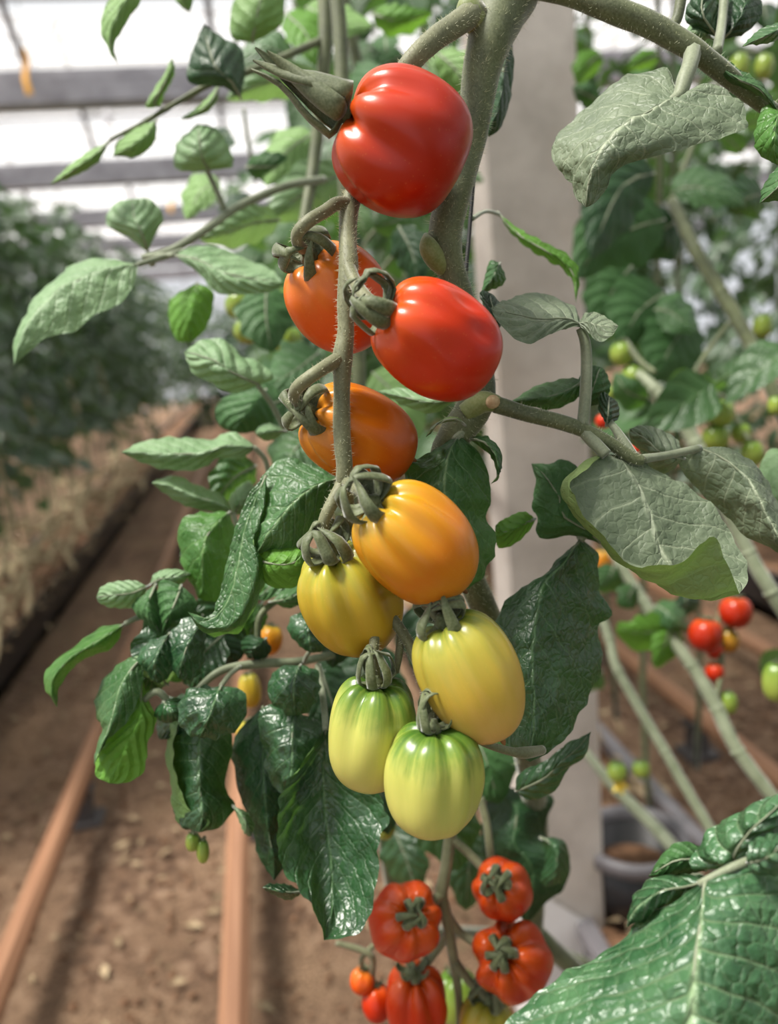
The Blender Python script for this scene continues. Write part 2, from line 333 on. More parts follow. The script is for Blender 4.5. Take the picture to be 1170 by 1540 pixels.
def leaf(parent, mat, L, R, M_=None, d=(0.4, 0.4), bow=(0.0, -0.012, 0.0), petiole=None, under=False, nv=40, nu=10, puff=0.0016, nvein=6, extraL=None, extraR=None, rough_edge=0.0, pet_mat='stem_pale', rib=1.0):
    """L, R: edge pixels base -> tip (first/last shared). Image side: L lies left of R when looking base->tip upward."""
    global LEAVES; LEAVES += 1
    n = 24
    def rail(px, off):
        p = cr([q[:2]+(0,) for q in px], n); out = []
        for i, q in enumerate(p):
            t = i/(n-1); out.append((q[0], q[1], d[0]+(d[1]-d[0])*t+off*max(0.0, math.sin(math.pi*t))**0.8 if off else d[0]+(d[1]-d[0])*t))
        return out
    rl, rr = rail(L, bow[0]), rail(R, bow[2])
    if M_ is None:
        a, b = cr([q[:2] for q in L], n), cr([q[:2] for q in R], n); M_ = [tuple((a[i]+b[i])/2) for i in range(n)]
    rm = rail(M_, bow[1]); rails = [rl, rm, rr]; mid = 1
    if extraL: rails = [rail(*extraL)]+rails; mid = 2
    if extraR: rails = rails+[rail(*extraR)]
    v, f, vein, mr = loft(rails, mid, nv, nu, puff, nvein, LEAVES, False, rough_edge=rough_edge)
    # orient: top surface towards the camera unless under
    v = np.asarray(v); cols = (len(rails)-1)*nu+1; i0 = (nv//2)*cols+mid*nu
    nrm = np.cross(v[i0+1]-v[i0-1], v[i0+cols]-v[i0-cols]); face = nrm@(CAM-v[i0]) > 0
    if face == under: f = [q[::-1] for q in f]
    o = obj('leaf', v, f, M[mat], parent, True, {'phase': vein[0], 'across': vein[1]})
    dm = (d[0]+d[1])/2; r0 = 2.3*rib*dm/FPX
    back = np.array(Fv)*r0*0.6
    rows = [tuple(mr[i]+back)+(r0*(1-0.8*i/(nv-1)),) for i in range(0, nv, 3)]
    tv, tf = tube(rows, None, 6); obj('midrib', tv, tf, M[pet_mat], o)
    if petiole:
        tv, tf = tube(pt(petiole), max(8, 6*len(petiole)), 8); obj('petiole', tv, tf, M[pet_mat], o)
    return o
def wleaf(parent, mat, mid, w, tilt=0.0, bow=-0.01, under=False, petiole=None, nv=26, nu=6, lob=0.12, nl=3.5, taper=0.75, **k):
    """a leaf from its midrib pixels (px,py,depth) and full width in pixels"""
    p = cr([m[:2] for m in mid], 13); dd = [m[2] for m in mid]; T = np.gradient(p, axis=0); T /= np.maximum(np.linalg.norm(T, axis=1), 1e-6)[:,None]
    L = []; R = []
    for i in range(13):
        t = i/12; ww = w/2*max(0.0, math.sin(math.pi*t**taper))**0.75*(1+lob*math.sin(2*math.pi*nl*t)); nx, ny = T[i][1], -T[i][0]
        L.append((p[i][0]+nx*ww, p[i][1]+ny*ww)); R.append((p[i][0]-nx*ww, p[i][1]-ny*ww))
    return leaf(parent, mat, L, R, [tuple(q) for q in p], (dd[0], dd[-1]), (tilt, bow, -tilt), petiole, under, nv, nu, **k)

# ---- tomatoes
def sepal(o, ax, rad, R, reach, prof, width, seed, n=10):
    tan = np.cross(ax, rad); rng = random.Random(seed); v = []; f = []
    pr = cr(prof, n); tw = rng.uniform(-1.2, 1.2)
    for i in range(n):
        t = i/(n-1); a, r = pr[i]; c = o+ax*a*reach+rad*r*R+tan*tw*R*0.45*t*t
        w = width*R*(max(0.0, math.sin(math.pi*min(1, 0.22+0.78*t)))**0.8*0.9+0.06)
        pa = pr[min(i+1, n-1)]-pr[max(i-1, 0)]; T = ax*pa[0]*reach+rad*pa[1]*R; T /= np.linalg.norm(T); nn = np.cross(T, tan)
        for s in (-1, -0.5, 0, 0.5, 1): v.append(c+tan*w*s+nn*w*(0.35*(s*s)))
        for s in (-1, -0.5, 0, 0.5, 1): v.append(c+tan*w*s*0.95+nn*(w*0.35*s*s+0.16*width*R))
    m = 10
    for i in range(n-1):
        for k in range(4):
            a = i*m+k; f.append((a, a+1, a+1+m, a+m)); b = a+5; f.append((b, b+m, b+1+m, b+1))
        f.append((i*m, i*m+m, i*m+m+5, i*m+5)); f.append((i*m+4, i*m+9, i*m+m+9, i*m+m+4))
    return v, f
PROF = {
 'cage': [(0.02,0.12),(0.0,0.6),(0.18,0.98),(0.62,1.08),(1.08,0.82),(1.32,0.34),(1.22,-0.15)],
 'bud': [(0.0,0.2),(0.08,0.85),(0.5,0.95),(1.1,0.62),(1.9,0.28),(2.7,0.12)],
 'open': [(0.05,0.1),(0.0,0.6),(0.12,1.0),(0.45,1.15),(0.75,0.95)],
 'flat': [(0.08,0.1),(0.04,0.5),(0.1,0.9),(0.32,1.25),(0.7,1.2)],
}
def tomato(label, mat, S, T, width, n=5, rib=0.07, cal='cage', calR=0.2, reach=None, calax=None, nsep=6, seed=1, taper=0.12, dimple=0.07, tip=0.0, group=None, res=(64, 40), crlen=0.42, creases=None, blunt=0.75, thing_name='tomato', dents=(), rot=0.0):
    """S, T: stem end and blossom end as (px,py,depth); width in pixels."""
    s, e = P(*S), P(*T); Z = e-s; Ln = np.linalg.norm(Z); Z = Z/Ln; rng = random.Random(seed)
    dm = (S[2]+T[2])/2; Rm = width/2*dm/FPX
    X = np.cross(Z, Fv+0.01); X /= np.linalg.norm(X); Y = np.cross(Z, X)
    if Y@Fv > 0: X, Y = -X, -Y          # Y towards the camera
    nu, nv = res
    cre = creases or [(rot+2*math.pi*(k+rng.uniform(-0.25, 0.25))/n, rng.uniform(0.6, 1.2)) for k in range(n)]
    root = thing(thing_name, s, label, 'tomato', group)
    v = []; ax = []; an = []
    for j in range(nv):
        ph = math.pi*j/(nv-1); t = 0.5-0.5*math.cos(ph)
        prof = max(0.0, math.sin(ph))**blunt
        for i in range(nu):
            th = 2*math.pi*i/nu
            g = 0.0
            for a0, am in cre:
                dth = (th-a0+math.pi) % (2*math.pi)-math.pi; g += am*math.exp(-(dth/0.23)**2)
            wg = math.exp(-((t-0.12)/crlen)**2)
            lobe = sum(0.5*math.cos(len(cre)*(th-cre[0][0])) for _ in (0,))
            r = Rm*prof*(1-taper*(t-0.45))*(1-1.7*rib*g*wg)*(1-rib*0.30*lobe*(1-0.5*t))
            r *= 1+0.03*noise.noise(Vector((math.cos(th)*1.1, math.sin(th)*1.1, t*2.2+seed*7.3)))
            z = t*Ln+dimple*Ln*math.exp(-(r/(0.34*Rm))**2)*(1-t)**3+rib*0.55*Ln*g*math.exp(-((t-0.05)/0.12)**2)
            if tip: z += tip*Ln*math.exp(-(r/(0.18*Rm))**2)*t**6
            p = X*math.cos(th)*r+Y*math.sin(th)*r+Z*z
            for (da, dt, dr, dd_) in dents:
                q = (((th-da+math.pi) % (2*math.pi)-math.pi)/dr)**2+((t-dt)/(dr*0.6))**2
                p = p-(X*math.cos(th)+Y*math.sin(th))*Rm*dd_*math.exp(-q)
            v.append(s+p); ax.append(t); an.append(abs((th/math.pi) % 2-1)+0.3*seed)
    f = [(j*nu+i, j*nu+(i+1) % nu, (j+1)*nu+(i+1) % nu, (j+1)*nu+i) for j in range(nv-1) for i in range(nu)]
    nrm = np.cross(np.array(v[nv//2*nu+1])-v[nv//2*nu], np.array(v[(nv//2+1)*nu])-v[nv//2*nu]); c0 = s+Z*Ln/2
    if nrm@(np.array(v[nv//2*nu])-c0) < 0: f = [q[::-1] for q in f]
    obj('fruit', v, f, mat, root, True, {'axis': ax, 'ang': an})
    co = s+Z*dimple*Ln*0.55; A = -Z if calax is None else (P(*calax)-co); A = A/np.linalg.norm(A)
    cR = calR*2*Rm if calR < 1 else calR*dm/FPX
    rch = cR*(1.0 if reach is None else reach)
    B1 = np.cross(A, Fv+0.03); B1 /= np.linalg.norm(B1); B2 = np.cross(A, B1)
    cal_o = None
    hv, hf = tube([tuple(co-A*cR*0.15)+(cR*0.32,), tuple(co+A*cR*0.12)+(cR*0.34,), tuple(co+A*cR*0.3)+(cR*0.2,), tuple(co+A*cR*0.5)+(cR*0.14,)], 7, 8)
    cal_o = obj('calyx', hv, hf, M['sepal'], root)
    for k in range(nsep):
        th = 2*math.pi*(k+rng.uniform(-0.22, 0.22))/nsep+rng.random()
        rad = B1*math.cos(th)+B2*math.sin(th)
        pr = [(a*rng.uniform(0.85, 1.15), r*rng.uniform(0.85, 1.12)) for a, r in PROF[cal]]
        sv, sf = sepal(co, A, rad, cR, rch, pr, {'cage': 0.27, 'bud': 0.36, 'flat': 0.4}.get(cal, 0.3), seed*31+k, 10 if res[0] > 30 else 6)
        obj('sepal', sv, sf, M['sepal'], cal_o)
    if tip:
        q = e+Z*tip*Ln; tv, tf = tube([tuple(q-Z*0.001)+(0.0011,), tuple(q+Z*0.002)+(0.0014,), tuple(q+Z*0.004)+(0.0004,)], 5, 6)
        obj('blossom_scar', tv, tf, M['dry'], root)
    return root

# ================================================================== the greenhouse
rnd = random.Random(7)
nx, ny = 90, 150; v = []; f = []
for j in range(ny+1):
    for i in range(nx+1):
        x = -9+21*i/nx; y = -3+29*(j/ny)**1.3; v.append((x, y, 0.012*noise.noise(Vector((x*2.1, y*2.1, 0)))+0.008*noise.noise(Vector((x*7, y*7, 3)))-0.012))
f = [(j*(nx+1)+i, j*(nx+1)+i+1, (j+1)*(nx+1)+i+1, (j+1)*(nx+1)+i) for j in range(ny) for i in range(nx)]
fl = obj('floor', v, f, M['ground']); fl['kind'] = 'structure'
# clods and litter on the ground
mb = MB()
for _ in range(5200):
    y = 0.9+5.5*rnd.random()**1.6; x = rnd.uniform(-1.15, 2.0); s = rnd.uniform(0.003, 0.013); a = rnd.random()*6.28
    if abs(x+0.63) < 0.03 or abs(x+0.17) < 0.03: continue
    z = 0.0; ca, sa = math.cos(a)*s, math.sin(a)*s*0.7
    mb.add([(x+ca, y+sa, z-s*0.3), (x-sa, y+ca, z-s*0.2), (x-ca, y-sa, z-s*0.3), (x+sa, y-ca, z-s*0.2), (x+s*0.2, y, z+s*0.55)], [(0,1,4),(1,2,4),(2,3,4),(3,0,4)])
o = mb.go('soil_crumbs', M['slab']); tag(o, 'small brown soil crumbs strewn over the aisle ground', 'soil', kind='stuff')
mb = MB()
for _ in range(1500):
    y = 0.9+7*rnd.random()**1.5; x = rnd.uniform(-1.1, 2.6); s = rnd.uniform(0.006, 0.03); a = rnd.random()*6.28; c, q = math.cos(a), math.sin(a)
    mb.add([(x+c*s, y+q*s, 0.004), (x-q*s*0.4, y+c*s*0.4, 0.012), (x-c*s, y-q*s, 0.005), (x+q*s*0.4, y-c*s*0.4, 0.008)], [(0,1,2),(0,2,3)])
o = mb.go('leaf_litter', M['dead']); tag(o, 'dry straw coloured leaf litter scattered on the ground', 'litter', kind='stuff')

# heating pipe rails on stands
def rail(x, label, y0=0.3, y1=22, stands=(2.05, 3.6, 5.2, 6.8)):
    r = thing('pipe_rail', (x, y0, 0), label, 'rail', 'copper coloured pipe rails along the aisles')
    c = 0.125; w = 0.029; prof = [(w*math.cos(a), w*math.sin(a)) for a in [math.pi/8+k*math.pi/4 for k in range(8)]]
    v = [(x+a, y, c+b) for y in (y0, y1) for a, b in prof]; n = 8
    obj('pipe', v, [(k, (k+1) % n, n+(k+1) % n, n+k) for k in range(n)], M['rail'], r, False)
    for y in stands:
        m = MB().box((x-0.022, y-0.03, -0.02), (x+0.022, y+0.03, 0.1)); m.box((x-0.05, y-0.045, -0.02), (x+0.05, y+0.045, 0.006)); m.box((x-0.034, y-0.03, 0.088), (x+0.034, y+0.03, 0.1))
        m.go('stand', M['darkmetal'], r)
    return r
rail(-0.635, 'copper coloured pipe rail beside the dark trough with dried vines', stands=(2.25, 3.9, 5.5))
rail(-0.170, 'copper coloured pipe rail running beneath the hanging tomato leaves')
rail(1.195, 'copper coloured pipe rail passing behind the concrete pillar')
rail(1.655, 'copper coloured pipe rail farthest across the aisle beyond the pillar')

# troughs
def trough(x0, x1, zt, label, rim, y0=0.2, y1=22):
    r = thing('growing_trough', ((x0+x1)/2, y0, 0), label, 'trough')
    m = MB()
    m.box((x0, y0, 0.02), (x0+0.015, y1, zt)); m.box((x1-0.015, y0, 0.02), (x1, y1, zt)); m.box((x0, y0, 0.02), (x1, y1, 0.05)); m.go('gutter', M['black'], r)
    m = MB(); m.box((x0-0.012, y0, zt-0.02), (x0+0.02, y1, zt+0.006)); m.box((x1-0.02, y0, zt-0.02), (x1+0.012, y1, zt+0.006)); m.go('rim', rim, r)
    v = []; f = []; n = 70
    for j in range(n+1):
        y = y0+(y1-y0)*j/n
        for i in range(7):
            x = x0+0.02+(x1-x0-0.04)*i/6; v.append((x, y, zt-0.03+0.03*noise.noise(Vector((x*9, y*5, 1)))))
    f = [(j*7+i, j*7+i+1, (j+1)*7+i+1, (j+1)*7+i) for j in range(n) for i in range(6)]
    obj('substrate', v, f, M['slab'], r)
    return r
trough(-1.56, -1.16, 0.20, 'black growing trough under the far leafy row, heaped with dried vines', M['black'])
trough(0.47, 0.80, 0.24, 'dark growing trough with grey rim at the foot of the pillar', M['greyrim'])
trough(2.05, 2.45, 0.20, 'black growing trough across the aisle under the distant foliage', M['black'])

pc = G(952, 1262, 0.36); pot = thing('grow_pot', (pc[0], pc[1], 0.21), 'round black plastic pot with grey rim standing in the trough by the pillar', 'pot')
def lathe(c, prof, n=28):
    v = [(c[0]+r*math.cos(2*math.pi*k/n), c[1]+r*math.sin(2*math.pi*k/n), z) for r, z in prof for k in range(n)]
    return v, [(j*n+k, j*n+(k+1) % n, (j+1)*n+(k+1) % n, (j+1)*n+k) for j in range(len(prof)-1) for k in range(n)]
obj('pot_wall', *lathe(pc, [(0.001,0.21),(0.075,0.21),(0.09,0.35),(0.084,0.35),(0.07,0.24),(0.001,0.24)]), M['black'], pot)
obj('pot_rim', *lathe(pc, [(0.083,0.345),(0.1,0.345),(0.1,0.368),(0.094,0.372),(0.083,0.368),(0.083,0.345)]), M['greyrim'], pot)
obj('potting_soil', *lathe(pc, [(0.001,0.30),(0.05,0.305),(0.083,0.295)]), M['slab'], pot)
mb = MB()
for _ in range(900):
    y = 0.8+2.4*rnd.random(); x = rnd.gauss(0.66, 0.1); s_ = rnd.uniform(0.006, 0.026); z = 0.215+abs(rnd.gauss(0, 0.03)); a = [rnd.gauss(0, 1) for _ in range(6)]
    mb.add([(x, y, z), (x+a[0]*s_, y+a[1]*s_, z+abs(a[2])*s_*0.6), (x+a[3]*s_, y+a[4]*s_, z+abs(a[5])*s_*0.6)], [(0,1,2)])
o = mb.go('trough_litter', M['dead']); tag(o, 'withered leaf scraps lying in the grey-rimmed trough by the pillar', 'litter', kind='stuff')
# dried vines lying along the left trough
for k in range(30):
    y = rnd.uniform(2.4, 8.5); x = rnd.uniform(-1.6, -1.1); z = 0.24+rnd.random()*0.1; rows = []; n = 9; L = rnd.uniform(0.9, 2.2)
    for i in range(n):
        t = i/(n-1); rows.append((x+0.12*math.sin(t*5+k)+rnd.uniform(-0.03, 0.03), y+L*(t-0.5), max(0.22, z+0.16*math.sin(math.pi*t)*rnd.uniform(0.3, 1)+rnd.uniform(-0.02, 0.02)), rnd.uniform(0.009, 0.014)))
    o = obj('dried_vine', *tube(rows, 26, 6), M['vine']); tag(o, 'pale dried tomato vine lying along the black trough', 'vine', 'dried vines on the trough')
for k, (yy, xx, h) in enumerate([(3.6, -1.2, 1.0), (4.6, -1.25, 0.9), (5.6, -1.22, 1.1), (3.0, -1.3, 0.8), (6.8, -1.2, 1.0)]):
    rows = [(xx+0.05, yy-0.9, 0.25, 0.013), (xx, yy-0.3, 0.33, 0.013), (xx+0.03, yy+0.2, 0.26+0.35*h, 0.012), (xx-0.04, yy+0.4, 0.3+0.7*h, 0.011), (xx-0.1, yy+0.45, 0.4+h, 0.01)]
    o = obj('rising_vine', *tube(rows, 26, 7, 0.1), M['vine']); tag(o, 'pale vine rising from the black trough into the dense foliage', 'vine', 'vines rising from the black trough')
mb = MB()
for _ in range(3800):
    y = 1.8+9*rnd.random()**1.4; x = rnd.gauss(-1.32, 0.13); s = rnd.uniform(0.008, 0.035); z = 0.2+abs(rnd.gauss(0, 0.06)); a = [rnd.gauss(0, 1) for _ in range(6)]
    mb.add([(x, y, z), (x+a[0]*s, y+a[1]*s, z+abs(a[2])*s*0.6), (x+a[3]*s, y+a[4]*s, z+abs(a[5])*s*0.6)], [(0,1,2)])
o = mb.go('trough_litter', M['dead']); tag(o, 'tangle of withered leaves heaped on the black trough', 'litter', kind='stuff')

GZ = 3.40
# pillar
def pillar_x(px, py, y): r = P(px, py, 1)-CAM; return r[0]/r[1]*y
PY = 1.20; px0, px1 = pillar_x(748, 600, PY), pillar_x(886, 600, PY)
r = thing('concrete_pillar', ((px0+px1)/2, PY+0.04, 0), 'grey square concrete pillar standing in the tomato row', 'pillar')
def bevbox(x0, x1, y0, y1, z0, z1, b=0.006):
    ring = [(x0+b,y0),(x1-b,y0),(x1,y0+b),(x1,y1-b),(x1-b,y1),(x0+b,y1),(x0,y1-b),(x0,y0+b)]; v = [(x,y,z) for z in (z0,z1) for x,y in ring]
    return v, [(k,(k+1)%8,8+(k+1)%8,8+k) for k in range(8)]+[tuple(range(8))[::-1], tuple(range(8,16))]
obj('shaft', *bevbox(px0, px1, PY, PY+0.085, -0.02, GZ), M['pillar'], r, False)
# sunlit patch at the pillar foot, shaped as a white sleeve with slanting edge
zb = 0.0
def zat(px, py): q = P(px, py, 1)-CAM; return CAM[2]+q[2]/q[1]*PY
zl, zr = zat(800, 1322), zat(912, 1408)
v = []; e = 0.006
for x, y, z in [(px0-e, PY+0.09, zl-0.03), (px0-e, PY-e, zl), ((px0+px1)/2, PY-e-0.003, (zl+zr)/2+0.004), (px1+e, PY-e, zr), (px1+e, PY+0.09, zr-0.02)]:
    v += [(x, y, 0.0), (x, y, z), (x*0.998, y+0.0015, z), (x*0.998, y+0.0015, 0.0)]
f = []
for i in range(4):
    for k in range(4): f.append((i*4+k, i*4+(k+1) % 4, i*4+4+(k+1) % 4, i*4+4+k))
obj('sun_patch', v, f, M['sunlit_white'], r, False, label='sunlit patch with slanting edge, built as a white sleeve')
# gutter beams across the house, trusses and roof bars, film panels
GY = [1.24+3.1*k for k in range(-1, 8)]; 
X0, X1 = -9.0, 12.0
for k, y in enumerate(GY):
    b_ = thing('gutter_beam', (0, y, GZ), 'wide grey gutter beam spanning the greenhouse under the white roof', 'beam', 'gutter beams under the roof')
    m = MB(); m.box((X0, y-0.11, GZ), (X1, y+0.11, GZ+0.02)); m.go('gutter_bed', M['metal'], b_)
    m = MB(); m.box((X0, y-0.12, GZ), (X1, y-0.105, GZ+0.25)); m.box((X0, y+0.105, GZ), (X1, y+0.12, GZ+0.25)); m.go('gutter_side', M['metal'], b_)
    for q in (0.06, 0.12, 0.18):
        MB().box((X0, y-0.128, GZ+q), (X1, y-0.12, GZ+q+0.012)).go('gutter_rib', M['metal'], b_)
    t_ = thing('roof_truss', (0, y-0.4, GZ+0.5), 'thin grey steel lattice truss above a gutter beam', 'truss', 'lattice trusses under the roof')
    zc = GZ+0.62
    obj('chord', *tube([(X0, y-0.5, zc, 0.02), (X1, y-0.5, zc, 0.02)], 2, 6), M['metal'], t_); obj('chord', *tube([(X0, y-0.5, zc+0.55, 0.03), (X1, y-0.5, zc+0.55, 0.03)], 2, 6), M['metal'], t_)
    if k >= 2:
        x = -7.0; s = 0
        while x < 2:
            a, b2 = (zc, zc+0.55) if s % 2 == 0 else (zc+0.55, zc)
            obj('web', *tube([(x, y-0.5, a, 0.02), (x+0.7, y-0.5, b2, 0.02)], 2, 5), M['metal'], t_); x += 0.7; s += 1
ce = obj('ceiling', *tube([(X0, GY[0], GZ+1.5, 0.01), (X0, GY[-1], GZ+1.5, 0.01)], 2, 4), M['metal']); ce['kind'] = 'structure'
xs = [X0+1.5*i for i in range(15)]
for i in range(len(GY)-1):
    ya, yb = GY[i], GY[i+1]; ym = (ya+yb)/2; za, zm = GZ+0.25, GZ+1.25
    obj('ridge_bar', *tube([(X0, ym, zm, 0.025), (X1, ym, zm, 0.025)], 2, 6), M['metal'], ce)
    for (yc, zc) in (((ya*2+ym)/3, (za*2+zm)/3), ((ya+ym*2)/3, (za+zm*2)/3)): obj('purlin', *tube([(X0, yc, zc-0.02, 0.02), (X1, yc, zc-0.02, 0.02)], 2, 5), M['metal'], ce)
    for x in xs: obj('rafter', *tube([(x, ya, za, 0.032), (x, ym, zm, 0.032), (x, yb, za, 0.032)], None, 6), M['metal'], ce, False)
    for j in range(len(xs)-1):
        for (p, q, zp, zq) in ((ya, ym, za, zm), (ym, yb, zm, za)):
            obj('film_panel', [(xs[j], p, zp+0.03), (xs[j+1], p, zp+0.03), (xs[j+1], q, zq+0.03), (xs[j], q, zq+0.03)], [(0,1,2,3)], M['film'], ce, False)
def wallgrid(name, horiz, c, a0, a1, zt, step):
    pts = lambda a, z: (a, c, z) if horiz else (c, a, z)
    w_ = obj(name, *tube([pts(a0, 0.0)+(0.03,), pts(a1, 0.0)+(0.03,)], 2, 6), M['metal']); w_['kind'] = 'structure'
    a = a0
    while a < a1-0.01:
        obj('mullion', *tube([pts(a, 0)+(0.025,), pts(a, zt)+(0.025,)], 2, 6), M['metal'], w_)
        obj('film_panel', [pts(a, 0), pts(a+step, 0), pts(a+step, zt), pts(a, zt)], [(0,1,2,3)], M['film'], w_, False); a += step
    for z in (0.9, 1.8, 2.7, 3.6): obj('transom', *tube([pts(a0, z)+(0.02,), pts(a1, z)+(0.02,)], 2, 6), M['metal'], w_)
wallgrid('wall_back', True, GY[-1], X0, X1, GZ+0.4, 1.5)
wallgrid('wall_left', False, X0, GY[0], GY[-1], GZ+0.4, 3.1)
wallgrid('wall_right', False, X1, GY[0], GY[-1], GZ+0.4, 3.1)

# yellow hanging tags on wires
for lab, top, bot, d in (('long yellow ribbon tag hanging from the nearest grey gutter beam', (36, 72), (43, 143), GY[3]-0.5-0.03), ('short yellow ribbon tag hanging low between the distant beams', (259, 296), (257, 320), GY[4]-0.5-0.03)):
    a, b2 = [P(q[0], q[1], d/(P(q[0], q[1], 1)-CAM)[1]) for q in (top, bot)]; wdt = 0.021; tg = thing('ribbon_tag', b2, lab, 'tag')
    v = []; n = 7
    for i in range(n):
        q = a+(b2-a)*i/(n-1)+np.array([0.012*math.sin(i*1.3), 0.02*math.sin(i*0.9), 0]); w2 = wdt*(0.75+0.5*i/n)
        for y in (0, 0.004): v += [q+np.array([-w2, y, 0]), q+np.array([w2, y, 0])]
    f = []
    for i in range(n-1):
        A = i*4; f += [(A,A+1,A+5,A+4), (A+2,A+6,A+7,A+3), (A,A+4,A+6,A+2), (A+1,A+3,A+7,A+5)]
    obj('ribbon', v, f, M['tag'], tg); w0 = a+np.array([0, 0, 0.0])
    obj('wire', *tube([tuple(a)+(0.004,), (a[0]+0.01, a[1]+0.01, (a[2]+GZ+0.62)/2, 0.004), (a[0], a[1]+0.02, GZ+0.63, 0.004)], 8, 5), M['darkmetal'], tg)

# ================================================================== rows of tomato plants
def compound(seed, length=0.26, nlf=7, droop=0.5, lw=0.085):
    rg = random.Random(seed); V = []; Fc = []; VE = []; VA = []
    def rach(t): return np.array([0.02*math.sin(t*4+seed), length*t*(1-0.12*t), length*(0.18*t-droop*t*t)])
    rows = [tuple(rach(i/6))+(0.0035*(1-0.6*i/6),) for i in range(7)]; v, f = tube(rows, None, 5); V += list(v); Fc += f; VE += [0.0]*len(v); VA += [0.0]*len(v)
    spots = [(1.0, 0)]+[(t, s) for t in (0.42, 0.66, 0.86) for s in (-1, 1)]
    for t, s in spots[:nlf]:
        b = rach(t); sz = (lw*1.25 if s == 0 else lw*rg.uniform(0.75, 1.1)*(0.75+0.4*t)); ang = s*rg.uniform(0.9, 1.25)
        dr = np.array([math.sin(ang), math.cos(ang), -0.35-0.5*droop*rg.random()]); dr /= np.linalg.norm(dr)
        sd = np.cross(dr, (0, 0, 1)); sd /= np.linalg.norm(sd); up = np.cross(sd, dr); roll = rg.uniform(-0.5, 0.5); sd, up = sd*math.cos(roll)+up*math.sin(roll), up*math.cos(roll)-sd*math.sin(roll)
        rl, rm, rr = [], [], []
        for i in range(7):
            q = i/6; w = sz*0.34*max(0.0, math.sin(math.pi*q**0.7))**0.8*(1+0.16*math.sin(q*19)); c = b+dr*sz*(0.12+q)-up*sz*0.35*q*q
            rm.append(c); rl.append(c-sd*w+up*w*0.25); rr.append(c+sd*w+up*w*0.25)
        v, f, ve, _ = loft([rl, rm, rr], 1, 9, 3, sz*0.03, 4, seed, False, world=True)
        n = len(V); V += list(v); Fc += [tuple(k+n for k in q) for q in f]; VE += list(ve[0].ravel()); VA += list(ve[1].ravel())
    return V, Fc, VE, VA
PROTO = {}
for mk in ('leaf_far', 'leaf_own'):
    PROTO[mk] = []
    for s in range(4):
        v, f, ve, va = compound(s+3*len(mk), 0.24+0.03*s, 7, 0.35+0.15*s); PROTO[mk].append(mesh('leaf', v, f, M[mk], True, {'phase': ve, 'across': va}))
def plant(x, y, z0, z1, zt, n, mk, label, group, seed, scale=1.0, lean=(0, 0), stem='stem'):
    rg = random.Random(seed); r = thing('tomato_plant', (x, y, z0), label, 'plant', group)
    px = lambda t: np.array([x+lean[0]*t+0.03*math.sin(t*6+seed), y+lean[1]*t+0.03*math.cos(t*5+seed), z0+(zt-z0)*t])
    obj('stem', *tube([tuple(px(i/8))+(0.0075-0.003*i/8,) for i in range(9)], 14, 6), M[stem], r)
    for k in range(n):
        t = (z1-z0)/(zt-z0)+(1-(z1-z0)/(zt-z0))*(k+rg.random()*0.6)/n; p = px(min(t, 1))-np.array([x, y, z0])
        o = bpy.data.objects.new('leaf', rg.choice(PROTO[mk])); COL.objects.link(o); o.parent = r; o.location = p
        s = scale*rg.uniform(0.8, 1.25); o.scale = (s, s, s)
        o.rotation_euler = (rg.uniform(-0.35, 0.5), rg.uniform(-0.35, 0.35), k*2.4+rg.uniform(-0.5, 0.5))
    return r
sd = 100
for k in range(40):                    # far left row, two lines of plants
    y = 2.3+0.30*k if k < 30 else 11.2+1.0*(k-30); x = -1.30-0.18*(k % 2)-0.08*rnd.random(); sd += 1
    plant(x, y, 0.2, 0.85, 2.35+0.2*rnd.random(), 36 if k < 26 else 26, 'leaf_far', 'dense leafy tomato plant in the row behind the black trough', 'tomato plants of the far leafy row', sd, 1.05, (rnd.uniform(-0.1, 0.1), 0.1))
for k in range(20):                    # a second row further left closes the view
    y = 4.6+0.7*k; sd += 1
    plant(-3.0-0.2*(k % 2), y, 0.2, 0.4, 2.25, 18, 'leaf_far', 'leafy tomato plant two rows away, past the dense leafy row', 'tomato plants two rows away', sd, 1.5)
for k in range(9):                     # cross row closing the aisle at its end
    sd += 1; plant(-1.1+0.28*k, 15.5+0.5*(k % 2), 0.0, 0.2, 2.2, 24, 'leaf_far', 'leafy tomato plant closing the far end of the aisle', 'tomato plants at the aisle end', sd, 1.8)
for k in range(26):                    # own row behind the pillar
    y = 1.75+0.38*k; x = 0.42+0.26*(k % 2)+0.06*rnd.random(); sd += 1
    plant(x, y, 0.22, 0.75 if k > 3 else 1.1, 2.45, 26, 'leaf_own', 'green tomato plant growing in line behind the concrete pillar', 'tomato plants behind the pillar', sd, 1.1, (rnd.uniform(-0.1, 0.1), 0))
for k, (x, y, zl, n) in enumerate([(0.92, 1.62, 1.62, 9), (0.86, 1.95, 1.5, 11), (1.0, 2.3, 1.5, 12), (0.74, 1.42, 1.75, 6)]):
    sd += 1; plant(x, y, 0.22, zl, 2.4, n, 'leaf_own', 'airy tomato plant to the right of the pillar, leafy only near its top', 'airy tomato plants right of the pillar', sd, 0.9)
for k in range(9):                     # the same row goes on beside and behind the viewer
    sd += 1; plant(0.62+0.2*(k % 2), 0.55-0.32*k, 0.22, 0.4, 2.4, 26, 'leaf_own', 'leafy tomato plant of the pillar row, out beyond the broad blistered leaf', 'near plants of the pillar row', sd, 1.0)
for k in range(30):                    # right row across the aisle
    y = 3.0+0.42*k; x = 2.12+0.26*(k % 2)+0.06*rnd.random(); sd += 1
    plant(x, y, 0.2, 0.45, 2.35, 40, 'leaf_far', 'leafy tomato plant in the row across the far aisle', 'tomato plants across the far aisle', sd, 1.15)

